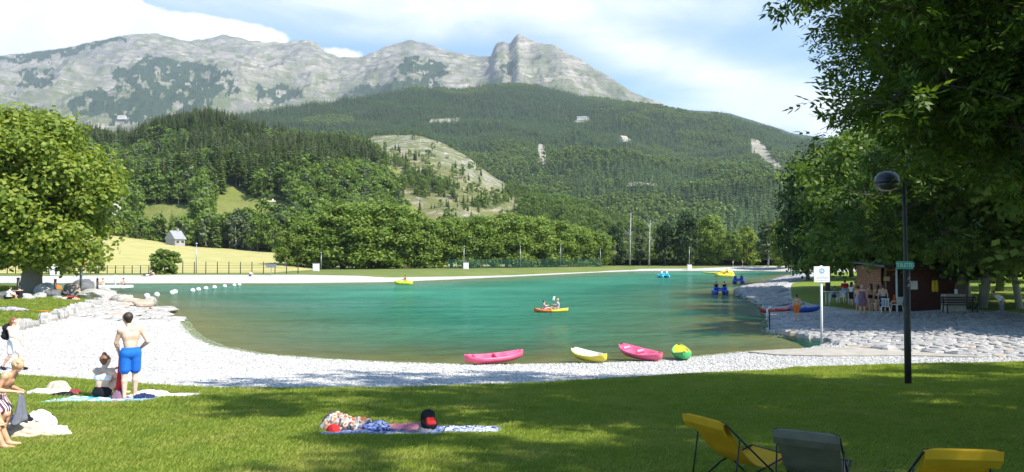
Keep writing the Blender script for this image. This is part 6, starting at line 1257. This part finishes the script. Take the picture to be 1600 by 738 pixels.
for px_, d_, lb in [(494, 150, 'white utility cabinet by the left end of the chestnut row'), (728, 172, 'white utility cabinet at the start of the green fence'), (1077, 208, 'white utility cabinet before the dark far trees'), (86, 122, 'white utility cabinet behind the maple')]:
    l = ground_at(px_, d_); e = empty('utility_cabinet', l); tag(e, lb, 'cabinet', 'white cabinets on the far bank'); MB().box((0, 0, .75), (1.2, .6, 1.5), None, .04).build('housing', M['white_paint'], e); MB().box((0, 0, 1.54), (1.3, .7, .08), None, .02).build('lid', M['concrete'], e); MB().box((0, -.31, .75), (1.0, .02, 1.2)).build('cabinet_door', M['white_plastic'], e)
for px_, d_, ps, dr, wr, lb in [(1145, 214, STAND, (1, 0), 'c_white', 'person in white walking along the far stone bank'), (1160, 214, STAND, (-1, 0), 'c_beige', 'person in pale clothes meeting the walker on the far bank'), (391, 120, SIT, (1, -.3), 'c_white', 'person sitting on the far gravel below the meadow'), (228, 120, LIE, (1, 0), 'c_white', 'person lying on the far gravel near the round bush'), (236, 120.5, SIT, (1, .2), 'c_grey', 'person sitting up on the far gravel near the round bush')]:
    l = ground_at(px_, d_); person(lb, (l[0], l[1], l[2] + .03), yaw_to(*dr), 1.72, ps, None, 'skin', (('tshirt', wr), ('shorts', 'c_navy')), ('hair_dark', 'short'), .045)
l = ground_at(424, 121); e = empty('notice_board', l); tag(e, 'small grey notice board on the far bank gravel', 'sign'); MB().tube([(0, 0, 0), (0, 0, 1.6)], .06, 6).build('sign_post', M['grey_metal'], e); plate('board', 0, -.08, 1.5, 1.6, .5, .05, M['grey_metal'], e)
def layer_hit(nm, px_, py_):
    L = LAY[nm]; j = int(np.interp(px_, L['px'], np.arange(len(L['px'])))); a, b_ = proj(L['X'][:, j], L['D'][:, j], L['Z'][:, j]); i = int(np.argmax(b_ <= py_)); return np.array((L['X'][i, j], L['D'][i, j], L['Z'][i, j]))
def house(name, label, px_, py_, d_, w_, dp, h_, rh, wallm, roofm, rz=0.0, wins=3, gable=True, on=None):
    b0 = P(px_, py_, d_)
    if on:
        b0 = layer_hit(on, px_, py_); k_ = b0[1] / d_; w_, dp, h_, rh = w_ * k_, dp * k_, h_ * k_, rh * k_
    e = empty(name, b0, rz); tag(e, label, 'building'); MB().box((0, 0, h_ / 2 - 1), (w_, dp, h_ + 2)).build('wall', wallm, e); a = w_ / 2 + .4; d2 = dp / 2 + .4
    r_ = MB(); r_.add([(-a, -d2, h_), (a, -d2, h_), (a, d2, h_), (-a, d2, h_), (-a + (0 if gable else 1.5), 0, h_ + rh), (a - (0 if gable else 1.5), 0, h_ + rh)], [(0, 1, 5, 4), (2, 3, 4, 5), (0, 4, 3), (1, 2, 5), (0, 3, 2, 1)]); rf_ = r_.build('roof', roofm, e); MB().box((w_ * .2, 0, h_ + rh), (.7, .7, 1.4)).build('chimney', wallm, rf_)
    for k in range(wins):
        x_ = -w_ / 2 + w_ * (k + .5) / wins; wn = MB().box((x_, -dp / 2 - .02, h_ * .55), (min(1.2, w_ / wins * .5), .08, h_ * .35)).build('window', M['brown_paint'], e); MB().box((x_, -dp / 2 - .08, h_ * .55), (min(1.0, w_ / wins * .42), .04, h_ * .3)).build('pane', M['glassy'], wn)
    return e
M['barn_grey'] = mat('barn_grey', (.38, .37, .355), .8, (.26, .255, .25), 1.5, .3, 8); M['roof_grey'] = mat('roof_grey', (.32, .32, .325), .6, (.24, .24, .25), 2); M['render_white'] = mat('render_white', (.70, .68, .63), .85, (.62, .60, .56), 1)
house('barn', 'grey weathered barn with steep roof at the top of the meadow', 274, 383, 262, 3.8, 5, 1.9, 3.0, M['barn_grey'], M['roof_grey'], R(60), 2)
house('farm_house', 'tall pale house half hidden behind the maple foliage', 180, 345, 300, 4.5, 6, 7, 2.4, M['render_white'], M['stone_dark'], R(20), 3)
house('chalet', 'long white building high on the wooded mountain', 914, 190, 2050, 26, 10, 6, 3, M['render_white'], M['roof_grey'], R(-10), 8, on='forest_mountain')
house('chalet', 'small pale house below the long building on the mountain', 976, 222, 1800, 17, 12, 7, 6, M['render_white'], M['stone_warm'], R(30), 4, on='forest_mountain')
house('hamlet_house', 'white house on the slope above the near hill', 190, 191, 1500, 15, 8, 5, 2.6, M['render_white'], M['stone_warm'], 0, 6, on='rock_massif')
house('roadside_shed', 'low pale shed at the top of the scree slope', 786, 282, 640, 9, 6, 3.2, 1.5, M['render_white'], M['roof_grey'], 0, 2, on='scree_spur')
house('hillside_shed', 'small shed by the clearing on the near hill', 425, 322, 420, 3.6, 3, 1.8, .9, M['render_white'], M['stone_warm'], R(15), 2, on='wooded_hill')

# ------------------------------------------------------------------ grass and pebbles
M['blade'] = leafmat('grass_blade', (.13, .205, .022), (.33, .38, .065), .42, .7, rnd=.45)
bt_ = M['blade'].node_tree; pr_ = bt_.nodes['Principled BSDF']; old = pr_.inputs['Base Color'].links[0].from_socket
gp_ = bt_.nodes.new('ShaderNodeNewGeometry').outputs['Position']; new = mixc(bt_, ramp(bt_, tnoise(bt_, gp_, .7, 5, .6), [(.48, 0.0), (.72, .75)]), old, (.42, .38, .11)); new = mixc(bt_, ramp(bt_, tnoise(bt_, gp_, 1.9, 4, .6), [(.52, 0.0), (.66, .6)]), new, (.10, .19, .03)); bt_.links.new(new, pr_.inputs['Base Color'])
def tuft(seed, n, h, spread):
    rng = np.random.default_rng(seed); V, F = [], []
    for k in range(n):
        a = rng.uniform(0, 6.28); p = np.array((rng.normal(0, spread), rng.normal(0, spread), -.01)); l_ = rng.uniform(.35, .9); d = np.array((math.cos(a) * l_, math.sin(a) * l_, 1.0)); hh_ = h * rng.uniform(.5, 1.2); w = np.array((-math.sin(a), math.cos(a), 0)) * h * .075; b0 = len(V)
        V += [p - w, p + w, p + d * hh_ * .6 + w * .7, p + d * hh_ * np.array((1.25, 1.25, .95))]; F.append((b0, b0 + 1, b0 + 2, b0 + 3))
    return np.array(V), np.array(F), rng.random(n)
tufts = [proto('d_grass_%d' % i, [(tuft(40 + i, 22, .075, .055), M['blade'])]) for i in range(4)]
rgn = np.random.default_rng(31); n = 520000; dd = 3.2 * (30 / 3.2) ** rgn.random(n); tx = rgn.uniform(-1.25, 1.0, n); xx, yy = tx * dd, dd; keepp = rgn.random(n) < np.clip((dd / 9) ** .9, 0, 1); xx, yy = xx[keepp], yy[keepp]; s_ = sdist(xx, yy, LAWN) > .05; xx, yy = xx[s_], yy[s_]

for ex, ey, erx, ery, erz in EXCL:
    u_ = (xx - ex) * math.cos(erz) + (yy - ey) * math.sin(erz); v_ = -(xx - ex) * math.sin(erz) + (yy - ey) * math.cos(erz); k_ = ~((np.abs(u_) < erx * .98) & (np.abs(v_) < ery + .02)); xx, yy = xx[k_], yy[k_]
xx, yy = xx[:400000], yy[:400000]; tag(scatter('lawn_blades', np.column_stack([xx, yy, H(xx, yy) + .05]), rgn.uniform(0, 6.3, len(xx)), rgn.uniform(.5, 1.15, len(xx)) * np.where(yy > 14, 1.25, .9), rgn.integers(0, 4, len(xx)), tufts), 'short green grass of the lawn', 'grass')
n = 60000; x_ = rgn.uniform(-75, -20, n); y_ = rgn.uniform(22, 80, n); s_ = sdist(x_, y_, LEFTLAWN) > .1; x_, y_ = x_[s_], y_[s_]; tag(scatter('side_lawn_blades', np.column_stack([x_, y_, H(x_, y_) + .05]), rgn.uniform(0, 6.3, len(x_)), rgn.uniform(1.2, 2.2, len(x_)), rgn.integers(0, 4, len(x_)), tufts), 'short grass of the side lawn under the maple', 'grass')
peb = []
for i in range(4):
    V_ = np.empty(len(BM[i].vertices) * 3); BM[i].vertices.foreach_get('co', V_); ll = np.array([tuple(p.vertices) for p in stone_mesh(60 + i).polygons if len(p.vertices) == 4]); sv = np.empty(len(stone_mesh(60 + i).vertices) * 3); stone_mesh(60 + i).vertices.foreach_get('co', sv); sv = sv.reshape(-1, 3)
    top = np.array([[27, 28, 29, 30], [27, 30, 31, 32], [27, 32, 33, 34], [34, 35, 27, 27]])[:3]; peb.append(proto('e_pebble_%d' % i, [((sv, np.concatenate([ll, top]), np.full(len(ll) + 3, .5)), M['pebble'] if 'pebble' in M else M['stone'])]))
n = 240000; dd = 15 * (50 / 15) ** rgn.random(n); tx = rgn.uniform(-.72, .72, n); xx, yy = tx * dd, dd; hz_ = H(xx, yy); ok = (sdist(xx, yy, LAWN) < -.05) & (sdist(xx, yy, LEFTLAWN) < -.05) & (hz_ > -.06) & (sdist(xx, yy, APRON) < 0) & (sdist(xx, yy, rp) < 0); xx, yy, hz_ = xx[ok], yy[ok], hz_[ok]
tag(scatter('beach_pebbles', np.column_stack([xx, yy, hz_ - .005]), rgn.uniform(0, 6.3, len(xx)), rgn.uniform(.03, .085, len(xx)), rgn.integers(0, 4, len(xx)), peb), 'pale grey pebbles covering the gravel beach', 'pebbles')
